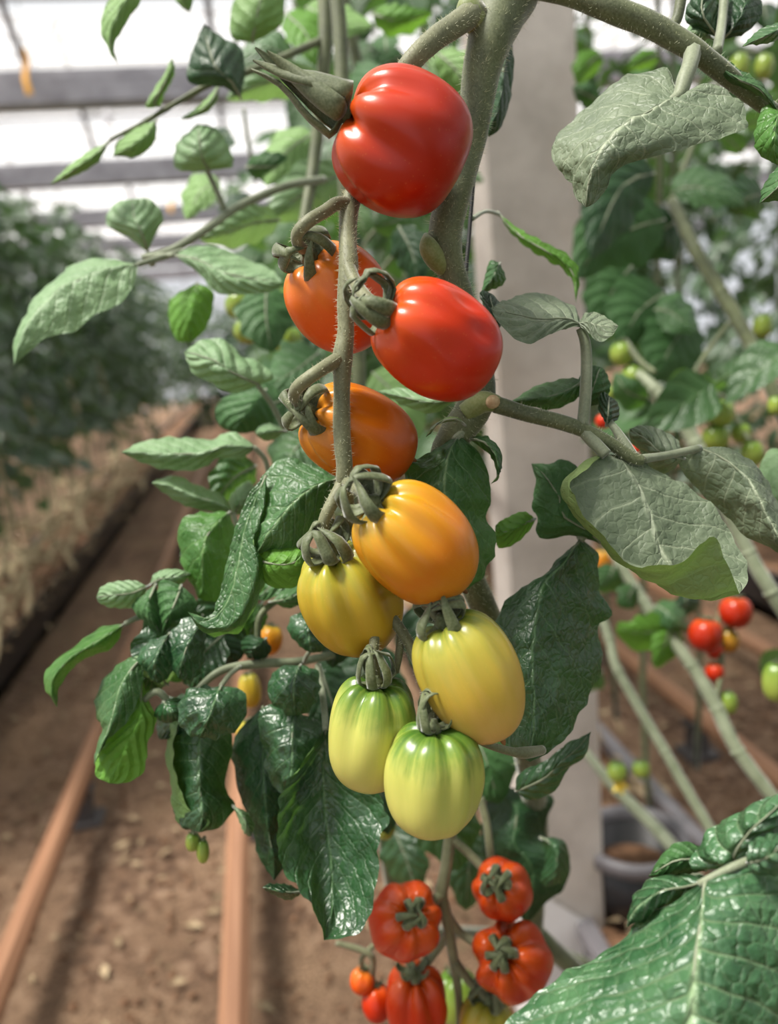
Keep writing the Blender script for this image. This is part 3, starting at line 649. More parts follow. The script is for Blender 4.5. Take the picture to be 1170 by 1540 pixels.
# ================================================================== the main plant
def base_of(x, y): return (x, y, 0.24)
MP = thing('tomato_plant', base_of(0.50, 0.62), 'tall hairy-stemmed tomato plant carrying the long ripening truss before the pillar', 'plant')
def stemtube(name, L, mat='stem', parent=MP, n=None, seg=14, hair=0, seed=1, bump=0.05, hl=0.0026):
    rows = pt(L); o = obj(name, *tube(rows, n or 8*len(L), seg, bump, seed), M[mat], parent)
    if hair: hairs('stem_hair', o, rows, hair, seed, hl)
    return o
ms_ = [(800,-120,0.42,36),(778,-20,0.415,37),(754,18,0.41,38),(737,60,0.405,34),(724,108,0.405,28.5),(713,180,0.405,25),(701,230,0.405,24.5),(685,287,0.40,24.5),(671,340,0.40,26),(669,376,0.40,26),(678,405,0.402,22),(694,460,0.405,22),(712,540,0.41,25),(720,590,0.41,26),(706,625,0.41,27),(684,655,0.41,25),(668,700,0.42,23),(680,800,0.44,22),(740,950,0.48,21),(790,1120,0.55,20),(806,1250,0.66,18),(800,1400,0.72,16)]
main = stemtube('main_stem', ms_, hair=4200, seed=3, n=120, seg=18, hl=0.0036)
q = P(800, 1400, 0.72)
obj('lower_stem', *tube([tuple(q)+(0.009,), (0.36, 0.70, 0.50, 0.009), (0.47, 0.66, 0.35, 0.01), (0.50, 0.62, 0.22, 0.011)], 24, 10), M['stem'], MP)
stemtube('stem_node', [(640,352,0.395,3),(643,366,0.393,13),(648,378,0.393,16),(658,394,0.396,15),(668,410,0.40,8)], 'node', n=20)
stemtube('stem_node', [(712,-4,0.40,12),(706,14,0.398,20),(714,30,0.40,20),(730,44,0.405,12)], 'node', n=20)
stemtube('cut_scar', [(738,606,0.398,9),(742,604,0.394,10.5),(744,603,0.392,8)], 'scar', n=8)
stemtube('stem_node', [(700,622,0.405,16),(722,606,0.402,17),(742,606,0.400,14),(756,612,0.401,10)], 'node', n=20)
# upper side shoot crossing to the right
stemtube('side_shoot', [(770,-30,0.41,20),(850,-14,0.405,19),(905,8,0.40,19),(960,30,0.40,18.5),(1005,52,0.40,18),(1050,80,0.40,16),(1095,115,0.405,14),(1135,148,0.41,12),(1190,185,0.42,11)], hair=700, seed=9)
# right-hand petiole at mid height
stemtube('leaf_stalk', [(745,608,0.40,13),(790,622,0.40,12),(840,634,0.40,12),(880,648,0.40,11),(920,668,0.40,10),(950,688,0.40,10),(968,693,0.40,8)], hair=220, seed=12)
# trusses
tr_ = [(716,18,0.40,20),(690,34,0.392,18),(655,58,0.385,17),(622,90,0.38,16),(596,130,0.385,15),(565,210,0.39,14),(540,270,0.385,14),(526,312,0.375,14),(523,360,0.366,13.5),(524,402,0.36,15),(520,450,0.358,13),(520,500,0.358,13),(515,540,0.358,15),(514,590,0.358,12.5),(514,650,0.358,13.5),(518,700,0.358,12.5),(518,728,0.36,12),(530,790,0.372,9.5),(552,850,0.376,9),(566,885,0.372,9),(574,914,0.368,10)]
truss = stemtube('truss_stalk', tr_, 'truss', n=130, seg=12, hair=1800, seed=5, hl=0.0022)
def pedicel(L, **k): return stemtube('pedicel', L, 'truss', truss, hair=k.get('hair', 130), seed=len(bpy.data.objects) % 97, hl=0.002, n=30, seg=10)
pedicel([(526,310,0.375,12),(508,306,0.370,10.5),(488,318,0.363,10),(465,332,0.357,10),(448,350,0.358,9.5),(448,366,0.364,9),(460,378,0.376,8)])
pedicel([(522,398,0.36,12),(534,425,0.352,11),(546,444,0.343,11),(556,452,0.338,10),(568,460,0.338,9)])
pedicel([(514,538,0.358,12),(492,550,0.352,10.5),(468,566,0.347,10.5),(448,582,0.350,10),(442,596,0.356,9),(452,612,0.370,8)])
pedicel([(519,722,0.36,10),(530,732,0.35,9),(544,740,0.342,9),(556,752,0.342,8)])
pedicel([(516,726,0.36,11),(502,752,0.357,10),(490,776,0.356,9.5),(486,796,0.358,9),(492,822,0.363,8)])
pedicel([(574,914,0.368,8),(566,945,0.362,7.5),(562,975,0.358,7.5),(564,1000,0.358,7),(567,1024,0.362,7)])
pedicel([(574,912,0.368,9),(596,938,0.366,8.5),(616,970,0.365,8.5),(632,1010,0.362,8),(645,1050,0.352,8),(652,1090,0.344,7)])
pedicel([(566,884,0.372,6),(596,890,0.365,6),(622,898,0.355,6.5),(645,915,0.346,7),(658,930,0.345,7)], hair=50)
pedicel([(604,950,0.368,6),(600,985,0.366,6),(596,1012,0.366,4)], hair=20)
# dried flower-stub twig by the big lower leaf
stemtube('dried_twig', [(700,1100,0.37,5),(730,1118,0.375,6),(768,1130,0.38,6.5),(790,1132,0.385,9),(815,1128,0.40,7)], 'truss', n=30)

# the nine tomatoes of the long truss
TG = None
tomato('ripe red tomato at the truss top, long sepals folded back', RED, (516,166,0.352), (688,262,0.366), 212, n=5, rib=0.11, cal='bud', calR=0.23, reach=1.05, calax=(400,104,0.345), nsep=6, seed=2, creases=[(0.5,0.6),(1.15,1.1),(2.1,1.2),(3.2,0.8),(4.4,1.0),(5.5,0.8)], taper=0.0, blunt=0.62, dimple=0.06)
tomato('orange tomato behind the truss stalk, just below the top red one', ORANGE, (462,382,0.378), (556,512,0.408), 154, n=5, rib=0.08, calR=0.27, reach=1.0, calax=(436,356,0.35), seed=4, taper=0.1)
tomato('glossy red tomato with wrinkled dented skin right of the truss stalk', RED2, (574,462,0.336), (736,560,0.352), 172, n=5, rib=0.07, calR=0.25, reach=1.1, calax=(530,440,0.325), seed=6, taper=0.05, blunt=0.68, dents=((0.75,0.5,0.24,0.13),(1.7,0.55,0.3,0.10),(2.4,0.40,0.22,0.08),(1.15,0.68,0.2,0.09)), creases=[(0.3,0.8),(1.25,0.9),(2.2,0.9),(3.3,0.8),(4.4,1.0),(5.4,0.8)])
tomato('amber orange tomato left behind the stalk, middle of the truss', AMBER, (460,618,0.372), (614,688,0.396), 146, n=5, rib=0.09, calR=0.27, reach=1.0, calax=(430,602,0.345), seed=8, taper=0.05, blunt=0.7, tip=0.015, creases=[(0.2,0.8),(1.0,1.0),(1.9,1.2),(2.9,1.0),(4.2,1.0),(5.4,0.8)])
tomato('golden orange tomato with greenish shoulders, right below the amber one', GOLD, (558,752,0.338), (692,882,0.352), 166, n=5, rib=0.10, calR=0.26, reach=1.1, calax=(518,728,0.325), seed=10, taper=0.08, blunt=0.68, tip=0.012, creases=[(0.55,1.0),(1.3,1.1),(2.05,1.0),(3.0,1.0),(4.2,1.0),(5.5,1.0)])
tomato('streaky yellow green tomato tucked behind the golden orange one', YGREEN, (498,826,0.362), (556,970,0.384), 156, n=6, rib=0.08, calR=0.26, reach=1.0, calax=(484,780,0.35), seed=12, taper=0.1, blunt=0.66, crlen=0.8, creases=[(0.7,0.8),(1.55,1.3),(2.35,0.9),(3.3,1.0),(4.3,1.0),(5.5,1.0)])
tomato('long yellow tomato with green shoulders and dried brown tip', YELLOW, (664,930,0.344), (752,1106,0.35), 152, n=5, rib=0.06, calR=0.27, reach=0.9, calax=(642,896,0.33), seed=14, taper=0.2, blunt=0.66, tip=0.015, creases=[(0.6,0.9),(1.2,0.9),(1.9,0.9),(2.8,1.0),(4.2,1.0),(5.4,1.0)])
tomato('pale green tomato behind, hanging left at the end of the truss', GREEN, (568,1020,0.360), (552,1180,0.372), 138, n=6, rib=0.08, calR=0.22, reach=1.6, calax=(562,970,0.352), seed=16, taper=0.1, blunt=0.62)
tomato('light green tomato lowest on the truss, with dark green shoulder', GREEN, (654,1092,0.338), (648,1246,0.346), 152, n=6, rib=0.08, calR=0.2, reach=1.5, calax=(650,1040,0.335), seed=18, taper=0.06, blunt=0.58, dimple=0.05, crlen=0.85, creases=[(0.55,0.6),(1.25,0.9),(2.2,0.5),(3.3,1.0),(4.3,1.0),(5.5,1.0)])

# support string
st_ = thing('support_string', tuple(P(700, 440, 0.43)), 'thin black support string hanging along the thick stem', 'string')
obj('cord', *tube(pt([(735,-30,0.43,3),(712,270,0.43,3.2),(706,350,0.43,3.2),(700,440,0.43,3.2),(705,620,0.45,3)]), 30, 6), M['string'], st_)

# ---------------------------------------------------------------- traced leaves of the main plant
# right: grey-green leaf below the side shoot
leaf(MP, 'leaf_sheen', [(1023,143),(1003,104),(960,112),(920,127),(888,155),(865,176),(848,196),(834,208),(831,243),(848,262),(861,280),(868,300),(881,312)],
     [(1023,143),(1063,126),(1097,138),(1118,160),(1124,190),(1096,204),(1052,217),(1010,228),(968,239),(944,246),(924,261),(910,285),(895,306),(881,312)],
     [(1023,143),(990,160),(945,186),(910,218),(890,255),(883,285),(881,312)], (0.385,0.375), (0.03,-0.012,-0.008), [(1042,76,0.398,13),(1038,96,0.392,12),(1030,118,0.388,12),(1022,142,0.386,10),(1008,152,0.384,6)], nv=60, nu=18, puff=0.0026, nvein=7, rough_edge=0.0018)
# right-mid facing leaf with rolled lower margin
leaf(MP, 'leaf_sheen', [(912,683),(880,694),(853,722),(855,752),(888,790),(926,838),(960,864),(1000,884),(1060,902),(1112,893)],
     [(912,683),(950,690),(985,705),(1020,722),(1060,752),(1090,785),(1112,825),(1126,862),(1120,882),(1112,893)],
     [(912,683),(940,700),(964,738),(980,785),(995,830),(1030,866),(1075,885),(1112,893)], (0.40,0.375), (-0.008,0.002,0.016), [(875,645,0.40,9),(890,662,0.398,10),(912,684,0.395,9)], nv=60, nu=18, puff=0.0024, nvein=6,
     extraL=([(912,683),(884,700),(860,726),(864,752),(905,806),(948,846),(985,852),(1030,842),(1072,808),(1092,845),(1112,893)], -0.034), rough_edge=0.001)
# leaf behind it, running out to the right edge
leaf(MP, 'leaf_sheen', [(1052,674),(1020,680),(1028,712),(1055,743),(1089,774),(1116,801),(1160,826),(1200,850)], [(1052,674),(1085,672),(1120,687),(1147,712),(1166,745),(1180,790),(1200,850)],
     [(1052,674),(1089,690),(1125,722),(1148,766),(1170,806),(1200,850)], (0.42,0.40), (0.015,-0.008,0.01), [(966,690,0.40,7),(1000,685,0.41,6),(1052,674,0.42,6)], nv=46, nu=14, puff=0.0022)
leaf(MP, 'leaf_sheen', [(1030,690),(1000,712),(978,705),(966,680),(948,662),(947,645)], [(1030,690),(1020,660),(1000,650),(975,640),(960,640),(947,645)], None, (0.42,0.42), (0.01,-0.008,0.0), nv=30, nu=10, puff=0.002)
# upright leaf on its own stalk
leaf(MP, 'leaf_sheen', [(876,492),(850,494),(800,515),(770,505),(745,480),(738,463)], [(876,492),(862,462),(830,446),(800,440),(765,450),(738,463)], None, (0.40,0.385), (-0.018,-0.004,0.036), [(876,640,0.40,9),(880,600,0.40,9),(882,550,0.40,8.5),(880,515,0.40,8),(872,494,0.40,6)], nv=40, nu=12, puff=0.002)
leaf(MP, 'leaf_sheen', [(868,488),(885,500),(900,514),(920,506),(930,490)], [(868,488),(880,472),(900,470),(918,480),(930,490)], None, (0.40,0.395), (-0.008,-0.004,0.012), nv=24, nu=8)
leaf(MP, 'leaf_mid', [(880,570),(850,570),(815,578),(790,590),(768,604)], [(880,570),(868,600),(835,616),(800,612),(768,604)], None, (0.42,0.43), (0.01,-0.006,0.0), nv=30, nu=8)
leaf(MP, 'leaf_dark', [(885,612),(868,590),(872,566),(888,550),(905,552)], [(885,612),(905,604),(918,585),(914,565),(905,552)], None, (0.425,0.43), nv=24, nu=8, under=True)
leaf(MP, 'leaf_dark', [(912,640),(900,615),(905,590),(918,598)], [(912,640),(930,628),(928,606),(918,598)], None, (0.41,0.42), nv=20, nu=6, petiole=[(955,690,0.40,8),(940,668,0.402,8),(925,645,0.405,6),(912,630,0.41,5)])
leaf(MP, 'leaf_dark', [(745,500),(730,470),(722,440),(740,442)], [(745,500),(758,480),(756,462),(740,442)], None, (0.42,0.42), nv=18, nu=6)
# dark leaf in shade and its small companion
leaf(MP, 'leaf_dark', [(912,822),(870,806),(812,808),(808,780),(800,758),(806,725),(799,697)], [(912,822),(892,792),(880,750),(876,715),(850,692),(825,697),(799,697)], None, (0.43,0.44), (0.0,-0.012,0.0), nv=36, nu=10, under=True, rough_edge=0.001)
leaf(MP, 'leaf_fresh', [(805,780),(785,770),(760,782),(745,790)], [(805,780),(798,796),(768,820),(748,822),(745,790)], None, (0.435,0.43), nv=20, nu=6, under=True)
# big dark leaf hanging right of the yellow tomatoes
leaf(MP, 'leaf_gloss', [(874,810),(838,846),(820,871),(789,881),(752,915),(740,970),(742,1040),(752,1100),(774,1131),(797,1146)],
     [(874,810),(900,836),(898,877),(921,925),(902,942),(905,1008),(891,1034),(878,1065),(855,1104),(828,1131),(797,1146)],
     [(874,810),(845,850),(816,880),(806,927),(799,992),(803,1069),(797,1146)], (0.43,0.40), (0.012,-0.008,0.018), [(905,770,0.43,6),(890,790,0.432,7),(872,812,0.43,7)], nv=60, nu=16, puff=0.0032, nvein=8, rough_edge=0.0015)
leaf(MP, 'leaf_gloss', [(775,1190),(780,1165),(816,1146),(850,1120),(889,1100)], [(775,1190),(800,1204),(831,1192),(850,1165),(880,1135),(889,1100)], None, (0.46,0.45), (0.0,-0.01,0.0), nv=30, nu=8, puff=0.002)
leaf(MP, 'leaf_dark', [(742,1180),(725,1230),(730,1290),(755,1350),(793,1390)], [(742,1180),(800,1190),(832,1200),(818,1255),(856,1284),(850,1334),(826,1353),(793,1390)], None, (0.62,0.60), (0.01,-0.012,0.01), nv=40, nu=10, puff=0.002, rough_edge=0.001)
leaf(MP, 'leaf_gloss', [(812,1260),(822,1290),(812,1320),(820,1335)], [(812,1260),(846,1262),(856,1290),(850,1325),(820,1335)], None, (0.585,0.58), nv=20, nu=6)
# leaf behind the golden tomato
leaf(MP, 'leaf_mid', [(690,655),(660,672),(630,690),(610,700),(615,760),(640,840),(660,880),(680,897)], [(690,655),(718,680),(733,712),(740,748),(732,775),(746,816),(733,859),(708,885),(680,897)],
     [(690,655),(672,690),(668,750),(680,820),(690,870),(680,897)], (0.40,0.39), (0.006,-0.010,0.015), [(712,640,0.41,7),(700,645,0.405,7),(684,662,0.40,6)], nv=50, nu=14, puff=0.0026, nvein=7, rough_edge=0.001)
leaf(MP, 'leaf_mid', [(705,660),(722,672),(738,690),(748,720),(738,728)], [(705,660),(730,655),(752,675),(754,705),(738,728)], None, (0.405,0.40), (0.004,-0.006,0.0), nv=24, nu=6, rough_edge=0.0012)
leaf(MP, 'leaf_sheen', [(700,640),(680,632),(655,640),(640,658)], [(700,640),(690,628),(665,632),(640,658)], None, (0.40,0.39), nv=18, nu=5)
leaf(MP, 'leaf_pale', [(690,600),(655,588),(610,584),(565,588)], [(690,600),(650,622),(610,612),(565,588)], None, (0.45,0.47), (0,-0.01,0), nv=24, nu=8)
# dark pointed leaf behind the stem at the top right of the red tomato
leaf(MP, 'leaf_dark', [(770,60),(745,90),(738,150),(728,190),(735,206)], [(770,60),(772,110),(765,160),(750,195),(735,206)], None, (0.47,0.46), nv=24, nu=6)

# leaves around the side shoot, upper right
leaf(MP, 'leaf_mid', [(1052,84),(1062,108),(1095,128),(1135,140),(1172,170)], [(1052,84),(1085,84),(1115,105),(1150,128),(1172,170)], None, (0.41,0.40), (0,-0.008,0), nv=30, nu=8)
leaf(MP, 'leaf_dark', [(1085,60),(1050,45),(1030,25),(1042,-10),(1060,-30)], [(1085,60),(1085,30),(1080,0),(1075,-20),(1060,-30)], None, (0.43,0.43), nv=24, nu=8)
leaf(MP, 'leaf_dark', [(1085,60),(1120,50),(1146,20),(1140,-10),(1120,-30)], [(1085,60),(1088,30),(1090,0),(1100,-20),(1120,-30)], None, (0.43,0.44), nv=24, nu=8, petiole=[(1078,78,0.405,8),(1085,40,0.42,7),(1090,-10,0.43,7)])
leaf(MP, 'leaf_pale', [(1030,48),(1020,70),(1050,62),(1075,60)], [(1030,48),(1050,30),(1065,40),(1075,60)], None, (0.44,0.44), nv=18, nu=5)
leaf(MP, 'leaf_mid', [(1180,30),(1150,40),(1130,55),(1116,70)], [(1180,30),(1180,55),(1150,65),(1116,70)], None, (0.40,0.40), nv=18, nu=5)
leaf(MP, 'leaf_fresh', [(1180,170),(1150,160),(1136,200),(1140,230),(1175,250)], [(1180,170),(1190,200),(1190,240),(1175,250)], None, (0.40,0.40), nv=24, nu=6, rough_edge=0.0015)
leaf(MP, 'leaf_mid', [(1190,235),(1165,255),(1145,285),(1142,306)], [(1190,235),(1195,280),(1175,300),(1142,306)], None, (0.38,0.38), nv=24, nu=6)
stemtube('side_twig', [(1005,52,0.40,9),(1018,28,0.40,8),(1024,0,0.40,8),(1030,-40,0.40,8)], 'stem')
leaf(MP, 'leaf_fresh', [(748,318),(770,352),(800,378),(840,400),(862,425),(866,456)], [(748,318),(780,345),(810,358),(845,378),(870,405),(866,456)], None, (0.50,0.47), (0,-0.008,0), nv=30, nu=6, rough_edge=0.003, under=True, petiole=[(708,330,0.43,4),(730,318,0.46,3),(750,322,0.50,3)])
leaf(MP, 'leaf_mid', [(752,395),(735,392),(725,440)], [(752,395),(757,425),(725,440)], None, (0.45,0.45), nv=14, nu=4)

# ---------------------------------------------------------------- left side: second shoot and its leaves
SP = thing('tomato_plant', base_of(0.30, 0.95), 'bushy tomato plant with pale and glossy leaves left of the ripening truss', 'plant')
stemtube('main_stem', [(500,-60,0.66,11),(512,60,0.66,11),(520,300,0.66,11),(540,600,0.66,11),(520,900,0.64,11),(560,1150,0.68,11),(600,1400,0.8,11)], 'stem', SP)
obj('lower_stem', *tube([tuple(P(600,1400,0.8))+(0.007,), (0.26, 0.9, 0.5, 0.007), (0.42, 0.95, 0.35, 0.008), (0.50, 0.97, 0.2, 0.009)], 20, 8), M['stem'], SP)
stemtube('side_shoot', [(486,-40,0.7,11),(490,40,0.7,11),(485,120,0.7,10),(470,260,0.7,9),(440,420,0.66,7)], 'stem', SP)
stemtube('leaf_stalk', [(520,980,0.52,6),(450,995,0.5,6.5),(395,998,0.49,7),(330,1010,0.475,6),(270,1060,0.465,5),(236,1040,0.46,5.5),(210,1060,0.46,4)], 'stem_pale', SP)
stemtube('leaf_stalk', [(395,998,0.49,5),(388,960,0.49,5),(392,925,0.49,5),(420,900,0.5,5)], 'stem', SP)
# pale upper leaves
leaf(SP, 'leaf_pale', [(222,380),(195,360),(160,337),(165,315),(180,303),(200,299)], [(222,380),(236,350),(246,330),(240,312),(222,299),(200,299)], None, (0.62,0.62), (0.0,-0.02,0.0), nv=30, nu=8, petiole=[(230,400,0.62,5),(222,380,0.62,4)])
leaf(SP, 'leaf_pale', [(312,256),(285,258),(262,250),(264,220),(280,200),(297,186)], [(312,256),(350,250),(344,222),(330,197),(315,190),(297,186)], None, (0.62,0.61), (0.0,-0.02,0.0), nv=30, nu=8, rough_edge=0.002, petiole=[(337,315,0.63,5),(325,285,0.625,4.5),(311,256,0.62,4)])
leaf(SP, 'leaf_pale', [(208,398),(160,388),(110,398),(75,425),(45,460),(25,500),(20,550)], [(208,398),(200,430),(178,458),(140,475),(112,498),(70,508),(40,532),(20,550)], [(208,398),(160,405),(110,425),(70,455),(38,500),(20,550)], (0.56,0.52), (0.02,-0.006,-0.005), [(275,378,0.60,5),(240,388,0.58,5),(208,398,0.56,4)], nv=50, nu=12, puff=0.0028, nvein=8)
leaf(SP, 'leaf_pale', [(262,384),(290,372),(330,374),(390,396),(412,408),(425,425)], [(262,384),(300,412),(325,440),(365,443),(410,438),(425,425)], None, (0.58,0.56), (0.02,-0.006,0.0), [(215,386,0.6,4),(240,384,0.59,4),(262,384,0.58,4)], nv=40, nu=10, puff=0.0022, nvein=7)
stemtube('leaf_stalk', [(215,388,0.6,5),(260,375,0.61,6),(310,345,0.62,6),(360,310,0.64,6),(430,280,0.66,6),(486,270,0.7,6)], 'stem_pale', SP)
leaf(SP, 'leaf_fresh', [(296,425),(270,440),(254,455),(255,485),(266,512),(290,514)], [(296,425),(320,438),(320,465),(314,482),(305,500),(290,514)], None, (0.60,0.59), (0.0,-0.015,0.0), nv=26, nu=8, under=True)
leaf(SP, 'leaf_pale', [(388,580),(350,592),(318,576),(290,561),(277,530)], [(388,580),(412,568),(388,545),(362,534),(340,514),(302,511),(277,530)], None, (0.54,0.53), (-0.006,-0.018,0.006), nv=36, nu=10, puff=0.0022, petiole=[(430,650,0.56,4),(410,610,0.55,4),(388,580,0.54,4)])
leaf(SP, 'leaf_dark', [(400,585),(350,592),(325,610),(330,640),(360,652)], [(400,585),(412,610),(408,640),(385,650),(360,652)], None, (0.58,0.58), nv=24, nu=6, under=True)
leaf(SP, 'leaf_pale', [(430,648),(410,636),(390,640),(384,652)], [(430,648),(415,660),(398,662),(384,652)], None, (0.54,0.53), nv=18, nu=5)
leaf(SP, 'leaf_pale', [(385,672),(350,650),(318,660),(270,657),(218,663),(200,670),(182,680)], [(385,672),(362,690),(330,689),(300,706),(248,706),(212,695),(182,680)], None, (0.52,0.51), (0.015,-0.008,0.0), nv=46, nu=10, puff=0.0024, nvein=8, petiole=[(405,715,0.53,4),(398,690,0.525,4),(382,672,0.52,4)])
leaf(SP, 'leaf_pale', [(352,775),(335,745),(298,730),(263,714),(240,720),(228,726)], [(352,775),(325,770),(295,766),(265,755),(245,741),(228,726)], None, (0.53,0.51), (0.015,-0.008,0.0), nv=36, nu=8, puff=0.002, petiole=[(368,830,0.53,4),(360,800,0.53,4),(350,772,0.53,4)])
leaf(SP, 'leaf_pale', [(352,775),(345,755),(355,735),(375,722)], [(352,775),(375,765),(385,740),(375,722)], None, (0.54,0.54), nv=18, nu=6)
# big grey-green leaf left of the stalk, with a long curled neighbour
leaf(SP, 'leaf_mid', [(508,720),(470,700),(428,688),(398,712),(382,760),(378,815),(384,836)], [(508,720),(498,755),(478,790),(455,826),(430,838),(405,830),(384,836)], [(508,720),(470,735),(435,765),(408,800),(384,836)], (0.43,0.42), (0.012,-0.008,0.0), nv=50, nu=14, puff=0.003, nvein=7)
leaf(SP, 'leaf_fresh', [(384,836),(400,812),(440,820),(458,828)], [(384,836),(400,878),(440,884),(458,860),(458,828)], None, (0.43,0.42), nv=26, nu=8, under=True)
leaf(SP, 'leaf_mid', [(400,715),(375,740),(355,790),(342,840),(330,890),(318,925),(300,932),(282,920)], [(400,715),(398,760),(384,810),(390,850),(378,900),(352,940),(310,946),(282,920)], [(400,715),(386,750),(368,800),(358,850),(345,900),(318,932),(282,920)], (0.43,0.42), (0.0,-0.004,-0.01), nv=54, nu=12, puff=0.0024,
     extraR=([(400,715),(400,760),(388,815),(402,862),(386,905),(358,948),(308,950),(282,920)], 0.012), nvein=9)
leaf(SP, 'leaf_fresh', [(345,770),(300,770),(272,785),(270,820),(280,860),(298,900)], [(345,770),(352,800),(345,840),(336,880),(325,905),(298,900)], None, (0.50,0.49), (0,-0.015,0), nv=34, nu=10, puff=0.003, rough_edge=0.0012)
leaf(SP, 'leaf_fresh', [(188,938),(150,944),(103,978),(72,1009),(68,1037),(86,1064)], [(188,938),(170,974),(125,992),(104,1014),(90,1037),(86,1064)], [(188,938),(155,960),(112,986),(84,1014),(78,1040),(86,1064)], (0.48,0.46), (0.012,-0.012,0.008), nv=36, nu=8, puff=0.0018, petiole=[(225,925,0.49,4),(205,930,0.485,4.5),(188,938,0.48,4)])
leaf(SP, 'leaf_pale', [(222,882),(205,912),(170,915),(150,908),(145,898)], [(222,882),(200,872),(170,874),(150,884),(145,898)], None, (0.49,0.48), (0,-0.012,0), nv=26, nu=7)
leaf(SP, 'leaf_dark', [(235,876),(215,895),(198,910),(210,930),(240,952)], [(235,876),(240,900),(245,925),(240,952)], None, (0.485,0.47), nv=20, nu=6, under=True)
leaf(SP, 'leaf_dark', [(272,880),(245,872),(236,890),(240,920),(244,955)], [(272,880),(297,905),(285,925),(262,935),(244,955)], None, (0.48,0.47), nv=26, nu=8, under=True)
leaf(SP, 'leaf_pale', [(225,880),(235,862),(262,855),(290,862)], [(225,880),(245,880),(270,880),(290,862)], None, (0.49,0.49), nv=18, nu=5)
leaf(SP, 'leaf_gloss', [(310,935),(285,930),(255,955),(250,985),(268,1020)], [(310,935),(308,970),(304,1000),(290,1022),(268,1020)], None, (0.465,0.45), (0,-0.012,0), nv=34, nu=10, puff=0.0034)
leaf(SP, 'leaf_gloss', [(255,952),(225,965),(208,985),(215,1010),(238,1028)], [(255,952),(262,980),(258,1005),(250,1020),(238,1028)], None, (0.46,0.45), (0,-0.01,0), nv=26, nu=8, puff=0.0034)
leaf(SP, 'leaf_mid', [(218,985),(182,997),(152,1030),(143,1076),(157,1096),(142,1130),(141,1150)], [(218,985),(215,1020),(208,1052),(195,1080),(180,1098),(162,1115),(141,1150)], [(218,985),(195,1010),(178,1045),(168,1080),(158,1110),(141,1150)], (0.46,0.445), (0.016,-0.008,-0.004), nv=44, nu=12, puff=0.0022, nvein=7)
leaf(SP, 'leaf_fresh', [(212,1012),(190,1075),(158,1118),(141,1140),(145,1168),(165,1178)], [(212,1012),(222,1045),(236,1082),(224,1115),(216,1160),(190,1178),(165,1178)], None, (0.465,0.45), (0.0,-0.008,0.0), nv=36, nu=10, puff=0.0022, under=True, rough_edge=0.0012)
leaf(SP, 'leaf_gloss', [(245,1055),(232,1075),(250,1088),(268,1084)], [(245,1055),(268,1050),(280,1066),(268,1084)], None, (0.46,0.455), nv=20, nu=6)
leaf(SP, 'leaf_gloss', [(332,1032),(298,1030),(275,1044),(270,1074),(278,1102),(300,1108)], [(332,1032),(362,1036),(371,1064),(356,1092),(328,1108),(300,1108)], None, (0.455,0.44), (0,-0.014,0), nv=40, nu=14, puff=0.004, nvein=5, petiole=[(360,1003,0.48,4),(345,1015,0.465,4),(332,1032,0.455,4)])
leaf(SP, 'leaf_gloss', [(452,1000),(420,1004),(403,1024),(408,1052),(425,1072),(445,1077)], [(452,1000),(475,1006),(482,1030),(476,1055),(462,1072),(445,1077)], None, (0.46,0.45), (0,-0.014,0), nv=36, nu=12, puff=0.0036, nvein=5)
leaf(SP, 'leaf_gloss', [(470,920),(440,925),(432,948),(445,968),(470,982)], [(470,920),(492,930),(495,955),(488,972),(470,982)], None, (0.47,0.46), (0,-0.01,0), nv=26, nu=8, puff=0.003, petiole=[(458,995,0.49,3.5),(462,985,0.48,3.5),(470,975,0.47,3)])
leaf(SP, 'leaf_dark', [(500,900),(480,930),(485,985),(500,1005)], [(500,900),(530,930),(532,980),(500,1005)], None, (0.52,0.52), nv=24, nu=6)
leaf(SP, 'leaf_dark', [(300,945),(310,975),(330,1000),(350,1003)], [(300,945),(345,955),(370,975),(350,1003)], None, (0.51,0.51), nv=20, nu=6)
leaf(SP, 'leaf_dark', [(400,960),(375,955),(362,968),(372,990)], [(400,960),(410,975),(395,992),(372,990)], None, (0.49,0.49), nv=18, nu=5)
leaf(SP, 'leaf_fresh', [(395,905),(372,915),(365,940),(375,962)], [(395,905),(402,925),(395,945),(375,962)], None, (0.51,0.51), nv=18, nu=5)
leaf(SP, 'leaf_mid', [(405,905),(430,885),(455,878),(470,880)], [(405,905),(430,915),(455,905),(470,880)], None, (0.48,0.48), nv=20, nu=6)
# dark lower leaves
leaf(SP, 'leaf_gloss', [(305,1085),(262,1085),(252,1128),(259,1179),(265,1233),(290,1248),(300,1252)], [(305,1085),(345,1095),(348,1128),(338,1184),(354,1212),(330,1244),(300,1252)], [(305,1085),(300,1128),(300,1180),(304,1225),(300,1252)], (0.475,0.46), (0.01,-0.006,0.016), nv=44, nu=12, puff=0.0024, nvein=7,
     extraL=([(305,1085),(270,1085),(262,1128),(268,1180),(290,1222),(315,1235),(300,1252)], -0.004))
leaf(SP, 'leaf_dark', [(395,1062),(362,1095),(348,1130),(358,1190),(378,1250),(398,1300),(412,1325)], [(395,1062),(440,1110),(440,1180),(430,1250),(428,1300),(412,1325)], None, (0.48,0.47), (0.012,-0.01,0.01), nv=44, nu=12, puff=0.003, nvein=8)
leaf(SP, 'leaf_gloss', [(448,1070),(400,1062),(388,1090),(396,1140),(410,1185),(440,1200)], [(448,1070),(485,1085),(490,1120),(480,1160),(462,1190),(440,1200)], None, (0.465,0.455), (0.0,-0.012,0.0), nv=36, nu=12, puff=0.0036)
